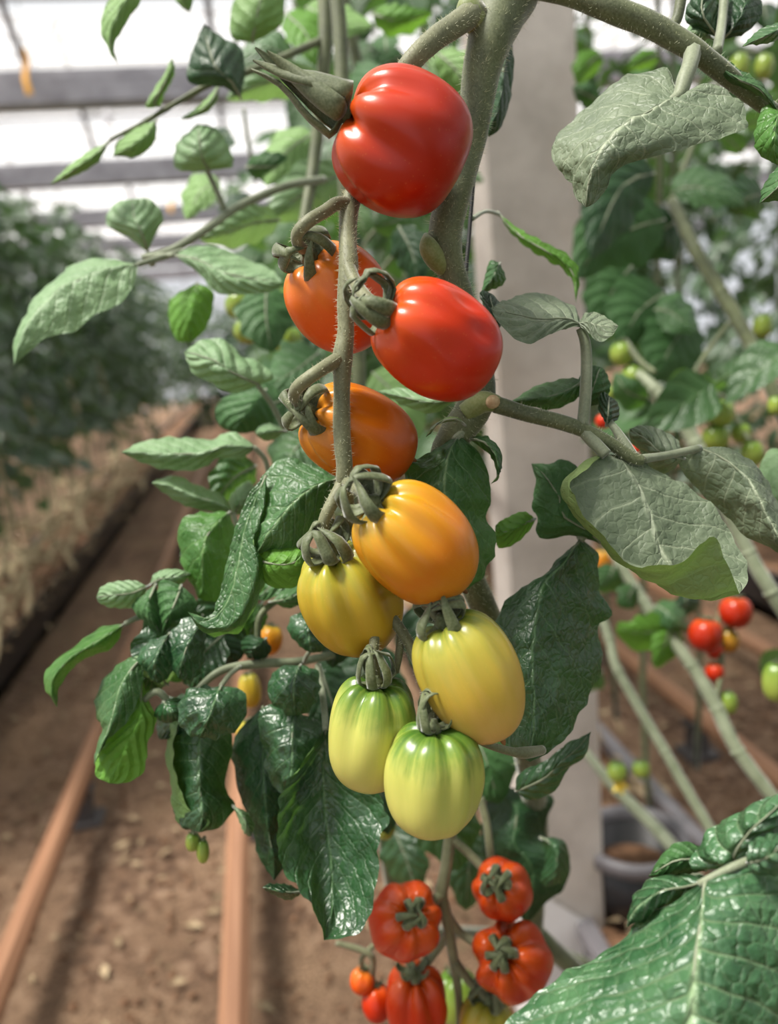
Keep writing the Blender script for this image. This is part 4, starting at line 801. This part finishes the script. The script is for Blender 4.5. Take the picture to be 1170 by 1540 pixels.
leaf(SP, 'leaf_gloss', [(490,1095),(450,1150),(420,1200),(416,1256),(428,1312),(456,1348),(480,1392),(487,1414)], [(490,1095),(515,1150),(560,1185),(584,1230),(570,1265),(566,1330),(548,1393),(520,1410),(487,1414)],
     [(490,1095),(486,1160),(490,1230),(498,1300),(498,1370),(487,1414)], (0.45,0.43), (-0.004,0.018,0.0), nv=60, nu=16, puff=0.0036, nvein=9, rough_edge=0.0012, petiole=[(478,1000,0.48,5),(486,1050,0.465,5),(490,1098,0.452,5)])
leaf(SP, 'leaf_gloss', [(455,1342),(430,1330),(405,1328),(394,1335)], [(455,1342),(435,1355),(412,1348),(394,1335)], None, (0.45,0.44), nv=20, nu=6)
leaf(SP, 'leaf_pale', [(350,1212),(358,1235),(368,1256),(378,1258)], [(350,1212),(372,1222),(382,1240),(378,1258)], None, (0.47,0.47), nv=14, nu=4)
for k, (mid, w, mt, un) in enumerate([
  ([(305,925,0.50),(270,955,0.49),(235,1000,0.48),(212,1045,0.475)], 110, 'leaf_gloss', False), ([(335,955,0.50),(300,990,0.49),(288,1035,0.48)], 80, 'leaf_gloss', False),
  ([(365,915,0.53),(330,950,0.52),(310,1005,0.51)], 100, 'leaf_dark', False),
  ([(455,1085,0.52),(425,1125,0.51),(400,1200,0.50)], 90, 'leaf_gloss', False), ([(480,1000,0.54),(500,1060,0.53),(520,1130,0.52)], 90, 'leaf_dark', False),
  ([(335,845,0.54),(300,830,0.53),(272,848,0.52)], 60, 'leaf_mid', False), ([(252,1030,0.48),(230,1008,0.47),(196,992,0.465)], 60, 'leaf_pale', False),
  ([(465,862,0.50),(420,870,0.50),(388,902,0.49)], 60, 'leaf_mid', False), ([(540,1130,0.56),(568,1180,0.55),(584,1255,0.54)], 80, 'leaf_dark', False),
  ([(292,1055,0.50),(262,1080,0.49),(240,1112,0.48)], 60, 'leaf_gloss', False), ([(385,700,0.58),(350,720,0.57),(318,762,0.56)], 70, 'leaf_mid', False),
  ([(430,600,0.64),(400,610,0.63),(362,622,0.62)], 70, 'leaf_dark', True), ([(345,900,0.52),(325,930,0.515),(318,970,0.51)], 70, 'leaf_gloss', False),
  ([(480,1150,0.50),(450,1190,0.49),(430,1240,0.48)], 90, 'leaf_dark', False), ([(600,1110,0.58),(640,1170,0.58),(690,1210,0.57)], 90, 'leaf_dark', False)]):
    wleaf(SP, mt, mid, w, tilt=0.014*(-1)**k, under=un, nv=24, nu=8, puff=0.0028)
# upper left rachis with narrow leaves, and dark leaves against the roof
stemtube('leaf_stalk', [(165,211,0.60,2.5),(215,185,0.61,3.5),(265,155,0.62,4),(320,125,0.63,4.5),(380,105,0.65,5),(485,60,0.7,6)], 'stem', SP)
leaf(SP, 'leaf_mid', [(165,211),(130,230),(100,252),(75,278)], [(165,211),(150,240),(118,262),(75,278)], None, (0.60,0.60), nv=24, nu=5, under=True)
leaf(SP, 'leaf_mid', [(235,180),(200,195),(175,215),(170,235)], [(235,180),(232,215),(205,236),(170,235)], None, (0.61,0.60), nv=22, nu=6, under=True)
leaf(SP, 'leaf_mid', [(240,160),(218,162),(235,130),(250,105),(259,86)], [(240,160),(245,145),(262,110),(259,86)], None, (0.615,0.60), nv=22, nu=5, under=True)
leaf(SP, 'leaf_dark', [(362,148),(330,130),(284,124),(286,85),(306,36)], [(362,148),(368,110),(364,75),(340,58),(306,36)], None, (0.60,0.60), (0.0,-0.02,0.0), nv=30, nu=8)
leaf(SP, 'leaf_mid', [(330,125),(310,150),(290,165),(272,180)], [(330,125),(325,155),(300,175),(272,180)], None, (0.62,0.61), nv=20, nu=5, under=True)
leaf(SP, 'leaf_mid', [(380,64),(350,58),(346,25),(360,-10),(400,-40)], [(380,64),(420,40),(428,10),(425,-20),(400,-40)], None, (0.63,0.62), nv=28, nu=8, under=True)
leaf(SP, 'leaf_mid', [(215,-50),(170,-10),(152,35),(158,65),(178,98)], [(215,-50),(212,0),(190,35),(172,68),(178,98)], None, (0.56,0.55), (0,-0.01,0), nv=30, nu=6, under=True)
leaf(SP, 'leaf_mid', [(300,-40),(262,-10),(272,10),(285,18)], [(300,-40),(292,-5),(285,18)], None, (0.6,0.6), nv=14, nu=4, under=True)
# mid-depth leaves filling the gap behind the truss
for k, (mid, w, mt, un) in enumerate([
  ([(480,120,0.72),(430,118,0.72),(380,130,0.71),(340,150,0.7)], 60, 'leaf_pale', False), ([(470,200,0.74),(430,230,0.74),(400,280,0.73)], 60, 'leaf_mid', True),
  ([(520,260,0.74),(470,280,0.73),(430,310,0.72),(395,330,0.71)], 80, 'leaf_pale', False), ([(440,90,0.76),(400,70,0.75),(360,90,0.74)], 50, 'leaf_mid', False),
  ([(430,20,0.78),(460,50,0.77),(480,100,0.76)], 60, 'leaf_fresh', True), ([(370,250,0.74),(410,250,0.74),(450,245,0.73)], 46, 'leaf_dark', True),
  ([(420,330,0.68),(380,335,0.67),(340,350,0.66),(300,360,0.66)], 60, 'leaf_pale', False), ([(600,340,0.7),(620,380,0.7),(630,430,0.69)], 60, 'leaf_dark', False),
  ([(640,100,0.75),(620,150,0.75),(600,200,0.74)], 80, 'leaf_pale', False), ([(660,80,0.72),(690,110,0.72),(705,150,0.72)], 60, 'leaf_mid', True),
  ([(400,430,0.72),(400,480,0.71),(410,530,0.7)], 90, 'leaf_dark', True), ([(480,530,0.7),(440,560,0.69),(400,580,0.68)], 90, 'leaf_dark', True),
  ([(560,560,0.72),(600,600,0.71),(630,660,0.7)], 90, 'leaf_mid', True), ([(470,650,0.62),(440,680,0.61),(420,720,0.6)], 80, 'leaf_mid', False),
  ([(620,300,0.76),(600,330,0.75),(560,340,0.74)], 70, 'leaf_mid', False), ([(540,800,0.6),(520,860,0.6),(500,930,0.59)], 100, 'leaf_dark', False),
  ([(640,900,0.62),(660,960,0.61),(690,1030,0.6)], 120, 'leaf_dark', False), ([(560,960,0.6),(540,1030,0.6),(520,1110,0.59)], 130, 'leaf_dark', False),
  ([(700,1080,0.62),(730,1140,0.62),(750,1210,0.6)], 110, 'leaf_dark', True), ([(360,840,0.6),(330,850,0.6),(300,880,0.59)], 60, 'leaf_fresh', True),
  ([(640,1180,0.66),(670,1240,0.65),(690,1310,0.64)], 110, 'leaf_mid', False), ([(590,1240,0.7),(610,1290,0.7),(630,1350,0.69)], 70, 'leaf_gloss', False),
  ([(700,1250,0.7),(705,1300,0.7),(700,1370,0.69)], 80, 'leaf_gloss', False), ([(330,270,0.78),(300,290,0.78),(280,330,0.77)], 50, 'leaf_mid', True),
  ([(460,10,0.8),(500,30,0.8),(560,40,0.8)], 60, 'leaf_mid', True), ([(560,20,0.82),(600,30,0.82),(650,20,0.82)], 50, 'leaf_fresh', True)]):
    wleaf(SP, mt, mid, w, tilt=0.012*(-1)**k, under=un, nv=20, nu=5)

# the next plant in line, seen as a tangle of smaller leaves behind the truss
NP = thing('tomato_plant', base_of(0.48, 1.38), 'tangled tomato plant with many small leaves between the ripening truss and pillar', 'plant')
obj('main_stem', *tube([(0.48, 1.38, 0.22, 0.009), (0.46, 1.36, 0.6, 0.008), (0.40, 1.34, 0.95, 0.008), (0.26, 1.12, 1.25, 0.008), (0.16, 1.05, 1.7, 0.007), (0.14, 1.05, 2.1, 0.006)], 24, 8), M['stem'], NP)
rn = random.Random(21)
for k in range(62):
    x = rn.uniform(330, 720); y = rn.uniform(-20, 640)
    if x < 420 and 130 < y < 400 and rn.random() < 0.5: x += 120
    d = rn.uniform(0.86, 1.15); a = rn.uniform(0, 6.28); L = rn.uniform(40, 75); c, q = math.cos(a)*L, math.sin(a)*L*0.8
    wleaf(NP, rn.choice(['leaf_mid', 'leaf_dark', 'leaf_dark', 'leaf_own', 'leaf_pale']), [(x, y, d), (x+c*0.5, y+q*0.5-4, d-0.01), (x+c, y+q+6, d+rn.uniform(-0.04, 0.04))], rn.uniform(30, 52), tilt=rn.uniform(-0.03, 0.03), under=rn.random() < 0.35, nv=14, nu=4)
for k in range(12):
    x = rn.uniform(340, 700); y = rn.uniform(0, 500); d = rn.uniform(0.9, 1.1)
    obj('leaf_stalk', *tube(pt([(x, y, d, 3), (x+rn.uniform(-40, 40), y+50, d, 3.5), (x+rn.uniform(-60, 60), y+110, d, 4)]), 12, 6), M['stem'], NP)

# background unripe trusses on that plant
tomato('yellow green tomato, upper of a blurred pair below the pale leaf', UNRIPE, (358,440,0.78), (366,478,0.78), 48, seed=41, res=(24,14), cal='open', nsep=5)
tomato('yellow green tomato, lower of a blurred pair below the pale leaf', UNRIPE, (368,480,0.77), (374,516,0.77), 40, seed=42, res=(24,14), cal='open')
tomato('single ribbed green tomato hanging beside the orange one', UNRIPE, (432,492,0.76), (433,538,0.76), 48, n=6, rib=0.12, seed=43, res=(30,18), cal='open')
tomato('small green tomato half hidden beside the orange one', UNRIPE, (420,436,0.76), (424,462,0.76), 34, seed=44, res=(24,14), cal='open')
tomato('small amber tomato among dark leaves below the curled leaf', GOLD, (410,940,0.6), (402,985,0.6), 40, seed=45, res=(24,14), cal='open')
tomato('slim yellow green tomato behind the round glossy leaves', YGREEN, (372,1012,0.62), (380,1064,0.62), 34, seed=46, res=(24,14), cal='open')
tomato('yellow green tomato below the slim one behind glossy leaves', YGREEN, (372,1082,0.62), (378,1138,0.62), 40, seed=47, res=(24,14), cal='open')
tomato('green tomato just right of the dark hanging leaf tip', UNRIPE, (578,1216,0.6), (580,1262,0.6), 34, seed=48, res=(24,14), cal='open')
tomato('tiny green fruitlet under the dark leaf with upturned tip', UNRIPE, (291,1252,0.5), (289,1280,0.5), 22, seed=49, res=(20,12), cal='open', calR=0.35)
tomato('tiny green fruitlet with withered flower, lowest under the dark leaf', UNRIPE, (304,1262,0.5), (306,1298,0.5), 20, seed=50, res=(20,12), cal='open', calR=0.35)

# ---------------------------------------------------------------- the lower red truss
LT = thing('tomato_truss', tuple(P(740,1560,0.60)), 'lower green truss stalk with branching arms carrying small red tomatoes', 'truss')
def arm(L, name='pedicel'): return obj(name, *tube(pt(L), 30, 9, 0.05), M['truss'], LT)
arm([(690,1150,0.53,9),(684,1215,0.54,9),(678,1250,0.55,9),(670,1310,0.55,9),(664,1345,0.55,10),(672,1380,0.555,9),(682,1440,0.57,8),(690,1500,0.59,6),(692,1570,0.6,5)], 'stalk')
arm([(664,1345,0.55,8),(648,1360,0.54,7.5),(632,1372,0.53,7.5),(622,1376,0.525,7)])
arm([(680,1262,0.55,7),(706,1284,0.55,6.5),(730,1310,0.545,6.5),(745,1328,0.54,6)])
arm([(672,1375,0.555,7),(690,1400,0.56,6.5),(715,1418,0.555,6.5),(738,1426,0.55,6.5),(752,1434,0.545,6)])
arm([(676,1400,0.56,7),(660,1425,0.575,6),(640,1450,0.58,6),(622,1470,0.58,6)])
arm([(684,1445,0.57,7),(705,1475,0.575,6.5),(722,1492,0.575,6),(735,1505,0.575,6)])
arm([(722,1200,0.57,6),(732,1240,0.565,6),(738,1290,0.56,6)], 'side_arm')
arm([(505,1418,0.6,4),(540,1428,0.6,5),(560,1440,0.6,5),(560,1470,0.61,5),(566,1490,0.61,5)], 'side_arm'); arm([(590,1400,0.6,4),(570,1415,0.6,4.5),(545,1440,0.605,4),(545,1458,0.61,4)], 'side_arm')
tomato('ribbed red tomato on the left arm of the lower truss', RED2, (622,1374,0.512), (598,1394,0.57), 112, n=7, rib=0.10, cal='cage', calR=0.2, seed=61, taper=0.0, blunt=0.6, dimple=0.12)
tomato('small red tomato, upper right on the lower truss', RED2, (746,1330,0.525), (764,1344,0.57), 90, n=6, rib=0.10, cal='cage', calR=0.26, seed=62, taper=0.0, blunt=0.6, dimple=0.12)
tomato('deeply ribbed red tomato lower right against the white sun patch', RED2, (754,1434,0.53), (784,1450,0.585), 118, n=7, rib=0.16, cal='cage', calR=0.2, seed=63, taper=0.0, blunt=0.58, dimple=0.14)
tomato('ribbed orange red tomato at the bottom of the lower truss', RED2, (622,1460,0.57), (630,1550,0.585), 96, n=6, rib=0.14, cal='open', calR=0.24, seed=64, taper=0.0, blunt=0.6, dimple=0.1)
tomato('small orange tomato, leftmost beside the lower truss', ORANGE, (548,1456,0.61), (542,1494,0.61), 38, n=5, seed=65, res=(28,16), cal='open', rib=0.1)
tomato('small red tomato tucked against the bottom orange red one', RED2, (566,1480,0.61), (568,1536,0.61), 46, n=5, seed=66, res=(28,16), cal='open')
tomato('yellow tomato with large calyx at the lower end of the truss', YGREEN, (736,1502,0.575), (726,1580,0.585), 84, n=6, seed=67, cal='cage', calR=0.32, calax=(728,1450,0.56))
tomato('dark olive green tomato in shadow behind the lower truss', UNRIPE, (684,1460,0.66), (692,1540,0.66), 70, n=5, seed=68, res=(28,16), cal='open')

# ---------------------------------------------------------------- big leaf in the lower right corner
BP = thing('tomato_plant', base_of(0.46, 0.34), 'nearest tomato plant with a broad blistered leaf in front of the trough', 'plant')
obj('main_stem', *tube([tuple(P(1300,1250,0.42))+(0.008,), (0.40, 0.36, 0.8, 0.009), (0.47, 0.34, 0.5, 0.009), (0.50, 0.34, 0.2, 0.01)], 24, 10), M['stem'], BP)
leaf(BP, 'leaf_broad', [(1062,1322),(1028,1345),(974,1372),(939,1411),(893,1442),(845,1466),(800,1500),(758,1545),(760,1600),(840,1700),(1000,1760)],
     [(1062,1322),(1100,1300),(1140,1290),(1180,1290),(1240,1330),(1270,1420),(1270,1520),(1220,1620),(1120,1720),(1000,1760)],
     [(1062,1322),(1056,1380),(1046,1450),(1038,1540),(1025,1640),(1000,1760)], (0.30,0.27), (0.03,-0.012,0.01), None, nv=80, nu=26, puff=0.0022, nvein=9, rough_edge=0.001, rib=1.6)
leaf(BP, 'leaf_broad', [(1070,1320),(1030,1316),(980,1320),(952,1356),(942,1395)], [(1070,1320),(1050,1350),(1010,1362),(970,1378),(942,1395)], None, (0.315,0.31), (0.01,-0.006,0.0), nv=30, nu=10, puff=0.0025)
leaf(BP, 'leaf_dark', [(1062,1310),(1040,1315),(1000,1325),(975,1318)], [(1062,1310),(1056,1276),(1024,1266),(1002,1280),(975,1318)], None, (0.325,0.325), (0.0,-0.006,0.0), nv=26, nu=8, under=True)
leaf(BP, 'leaf_broad', [(1125,1295),(1060,1310),(1040,1302),(1050,1275),(1075,1245),(1110,1225),(1150,1205),(1200,1170)], [(1125,1295),(1160,1280),(1190,1250),(1210,1210),(1200,1170)], None, (0.31,0.30), (0.01,-0.01,0.0), nv=40, nu=12, puff=0.003, rough_edge=0.001)
leaf(BP, 'leaf_broad', [(1124,1298),(1130,1270),(1150,1255),(1200,1240)], [(1124,1298),(1150,1320),(1180,1310),(1200,1240)], None, (0.295,0.29), nv=24, nu=8, puff=0.0025)
obj('leaf_stalk', *tube(pt([(1050,1330,0.30,5),(1085,1312,0.30,6),(1125,1295,0.30,7),(1200,1270,0.33,8),(1300,1250,0.42,8)]), 24, 9), M['stem_pale'], BP)

# ---------------------------------------------------------------- right side: lowered vines, their leaves and fruit
def vine(label, L, mat='stem_pale', name='tomato_vine'):
    r = thing(name, tuple(P(*L[-1][:3])), label, 'vine'); L = [(x, y, d, q*0.8) for x, y, d, q in L]; obj('stem', *tube(pt(L), 40, 9, 0.12), M[mat], r)
    for (x, y, d, rr) in L[1:-1]: obj('node', *tube(pt([(x-3,y-5,d,rr*0.9),(x,y,d,rr*1.12),(x+3,y+5,d,rr*0.9)]), 8, 9), M[mat], r)
    return r
V1 = vine('slanting pale vine stem beside the pillar, left of the hanging red tomatoes', [(870,820,0.95,8),(916,960,0.9,9),(930,1010,0.88,9),(1000,1130,0.84,10),(1085,1275,0.8,10),(1180,1430,0.78,10)])
V2 = vine('thicker slanting vine stem carrying the small hanging red tomatoes', [(900,790,0.95,10),(968,905,0.9,11),(1040,1000,0.86,12),(1078,1065,0.84,13),(1110,1130,0.82,13),(1190,1235,0.8,13)])
V3 = vine('green vine stem slanting in front of the pale foliage across the aisle', [(1010,300,0.95,10),(1045,375,0.92,12),(1085,440,0.9,13),(1130,520,0.88,13),(1190,650,0.86,13)], 'stem')
V4 = vine('short pale cut vine stem beside the green tomatoes', [(960,560,0.86,7),(985,585,0.84,12),(1015,620,0.83,14),(1045,665,0.82,14),(1090,760,0.8,14),(1125,830,0.79,14),(1160,890,0.78,14),(1230,1000,0.78,14)])
V5 = vine('bare pale vine lying over the trough beside the pillar', [(880,1130,1.3,8),(930,1190,1.25,11),(990,1250,1.2,12),(1040,1310,1.15,12),(1100,1400,1.1,12)])
for par, mid, w, mt, un in [
  (V2, [(1020,935,0.88),(985,950,0.88),(945,950,0.87),(930,935,0.87)], 60, 'leaf_fresh', True), (V2, [(1010,930,0.88),(1000,970,0.88),(985,1005,0.87)], 46, 'leaf_fresh', True), (V2, [(985,910,0.88),(1010,925,0.88),(1035,950,0.87)], 40, 'leaf_mid', False),
  (V2, [(955,880,0.9),(945,900,0.9),(955,915,0.9)], 40, 'leaf_mid', False), (V2, [(925,850,0.92),(915,870,0.92),(900,890,0.91)], 50, 'leaf_mid', False), (V2, [(1030,890,0.9),(1032,905,0.9),(1025,930,0.9)], 36, 'leaf_dark', False),
  (V3, [(1000,440,0.95),(960,470,0.94),(935,520,0.93)], 110, 'leaf_dark', True), (V3, [(1040,480,0.95),(1010,520,0.94),(985,575,0.93)], 100, 'leaf_dark', True), (V3, [(985,465,0.94),(1010,470,0.93),(1050,500,0.92)], 60, 'leaf_mid', False),
  (V3, [(1000,330,0.9),(960,340,0.9),(900,370,0.89),(870,420,0.88)], 110, 'leaf_dark', True), (V3, [(1010,290,0.88),(1040,280,0.88),(1090,290,0.87),(1120,310,0.86)], 60, 'leaf_mid', False), (V3, [(1020,330,0.95),(985,350,0.95),(930,355,0.94)], 90, 'leaf_dark', False),
  (V3, [(985,260,0.85),(940,275,0.85),(910,330,0.84),(890,390,0.83)], 90, 'leaf_dark', False), (V3, [(1150,290,0.88),(1120,300,0.88),(1095,320,0.88)], 70, 'leaf_gloss', False), (V3, [(950,400,0.95),(920,440,0.95),(900,500,0.94)], 90, 'leaf_dark', True),
  (V3, [(905,80,1.0),(880,100,1.0),(870,130,1.0)], 40, 'leaf_fresh', True), (V3, [(990,80,1.0),(960,95,1.0),(945,105,1.0)], 30, 'leaf_fresh', True), (V3, [(900,150,0.95),(880,140,0.95),(862,130,0.94)], 40, 'leaf_dark', True),
  (V4, [(975,600,0.85),(945,590,0.84),(925,560,0.84)], 50, 'leaf_mid', False), (V4, [(1090,600,0.95),(1110,560,0.95),(1150,540,0.94)], 50, 'leaf_mid', False), (V5, [(905,1010,1.1),(890,1020,1.1),(880,1040,1.1)], 50, 'leaf_mid', False)]:
    wleaf(par, mt, mid, w, tilt=0.01, under=un, nv=18, nu=5)
for k in range(26):
    x = rn.uniform(870, 1170); y = rn.uniform(-10, 340); d = rn.uniform(1.0, 1.3); a = rn.uniform(0, 6.28); L = rn.uniform(30, 60); c, q = math.cos(a)*L, math.sin(a)*L*0.8
    wleaf(V3, rn.choice(['leaf_mid', 'leaf_dark', 'leaf_own', 'leaf_fresh']), [(x, y, d), (x+c*0.5, y+q*0.5-4, d), (x+c, y+q+5, d)], rn.uniform(24, 44), tilt=rn.uniform(-0.03, 0.03), under=rn.random() < 0.4, nv=14, nu=4)
# pale edge leaf at the right border
leaf(V4, 'leaf_pale', [(1195,680),(1160,675),(1142,700),(1138,740),(1150,780),(1190,800)], [(1195,680),(1210,720),(1210,770),(1190,800)], None, (0.5,0.49), (0,-0.02,0), nv=26, nu=8, puff=0.003)

for par, L in ((V4, [(985,560,0.84,4),(960,540,0.87,4),(940,512,0.9,4)]), (V4, [(940,512,0.9,3),(948,550,0.9,3),(964,595,0.9,3)]), (V4, [(1045,560,0.87,4),(1060,585,0.86,4),(1090,600,0.86,4),(1110,636,0.86,4),(1128,664,0.84,3)]), (V3, [(1110,470,0.9,4),(1070,520,0.88,4),(1045,560,0.87,4),(1036,578,0.86,4)]), (V2, [(1075,1060,0.84,4),(1085,1000,0.86,4),(1080,950,0.87,4),(1085,910,0.88,4),(1105,897,0.87,3)]), (V3, [(1010,300,0.95,4),(1070,150,0.97,4),(1112,82,0.95,4),(1150,83,0.95,3)])):
    obj('truss_stalk', *tube(pt(L), 20, 7), M['stem'], par)
def small(lab, mat, x, y, r, d, seed, h=1.0, **k): tomato(lab, mat, (x, y-r*h, d), (x+rnd.uniform(-3, 3), y+r*h, d), 2*r, seed=seed, res=(24,14), cal='open', calR=0.22, n=k.get('n', 5), rib=k.get('rib', 0.05))
small('round red tomato, left of the blurred pair by the slanting vine', RED, 1062, 955, 25, 0.86, 71)
small('round red tomato, upper right of the blurred pair by the slanting vine', RED, 1107, 921, 24, 0.87, 72)
small('olive amber tomato below the upper right blurred red one', OLIVE, 1096, 963, 16, 0.88, 73, 1.15)
small('small orange tomato under the blurred red pair', RED2, 1074, 978, 13, 0.87, 74)
small('small orange red tomato alone below the blurred red pair', RED2, 1076, 1011, 14, 0.86, 75)
small('pale green tomato lowest beside the slanting vine', UNRIPE, 1095, 1057, 13, 0.85, 76, 1.3)
small('large green tomato cut by the right edge above the broad leaf', UNRIPE, 1168, 1025, 20, 0.8, 77, 1.5)
small('green tomato by the yellow flower at the pillar foot, larger', UNRIPE, 929, 1161, 15, 1.1, 78)
small('green tomato by the yellow flower at the pillar foot, smaller', UNRIPE, 963, 1157, 13, 1.1, 79)
fl_ = thing('tomato_flower', tuple(P(932,1182,1.1)), 'yellow tomato flower below the green tomatoes at the pillar foot', 'flower')
for k in range(5):
    a = k*1.256; c = P(932,1182,1.1); u = Rv*math.cos(a)+Uv*math.sin(a); w2 = np.cross(u, Fv)
    obj('petal', [c, c+u*0.006+w2*0.004, c+u*0.013-Fv*0.003, c+u*0.006-w2*0.004, c+u*0.006-Fv*0.004], [(0,1,4),(1,2,4),(2,3,4),(3,0,4)], M['flower'], fl_, False)
for k, (x, y, r, d, h) in enumerate([(935,532,18,0.9,1.0),(952,570,21,0.9,1.0),(922,590,11,0.9,1.0),(962,612,15,0.9,1.1),(1036,598,19,0.86,1.15),(1083,622,21,0.85,1.0),(1076,659,20,0.85,0.95),(1113,652,15,0.86,1.0),(1130,682,17,0.84,1.1),(1112,700,12,0.86,1.0),(1168,610,12,0.85,1.2),(1148,490,14,0.9,1.3),(1112,100,14,0.95,1.4),(1150,100,14,0.95,1.3)]):
    small('unripe green tomato hanging in the cluster right of the pillar', UNRIPE, x, y, r, d, 80+k, h)
for o in bpy.data.objects:
    if o.get('label') == 'unripe green tomato hanging in the cluster right of the pillar': o['group'] = 'unripe tomatoes right of the pillar'
small('orange tomato peeping out between leaves beside the mid stalk', RED2, 906, 634, 11, 0.75, 95); small('bright red tomato behind the tip of the mid stalk', RED2, 958, 674, 9, 0.75, 96)
small('orange yellow tomato behind the dark shaded leaf', GOLD, 906, 846, 14, 1.0, 97, 1.4)
small('blurred red tomato deep behind the stalk beside the stem node', RED, 606, 362, 12, 1.1, 98); small('second blurred red tomato low behind the stem node', RED, 632, 394, 9, 1.1, 99)
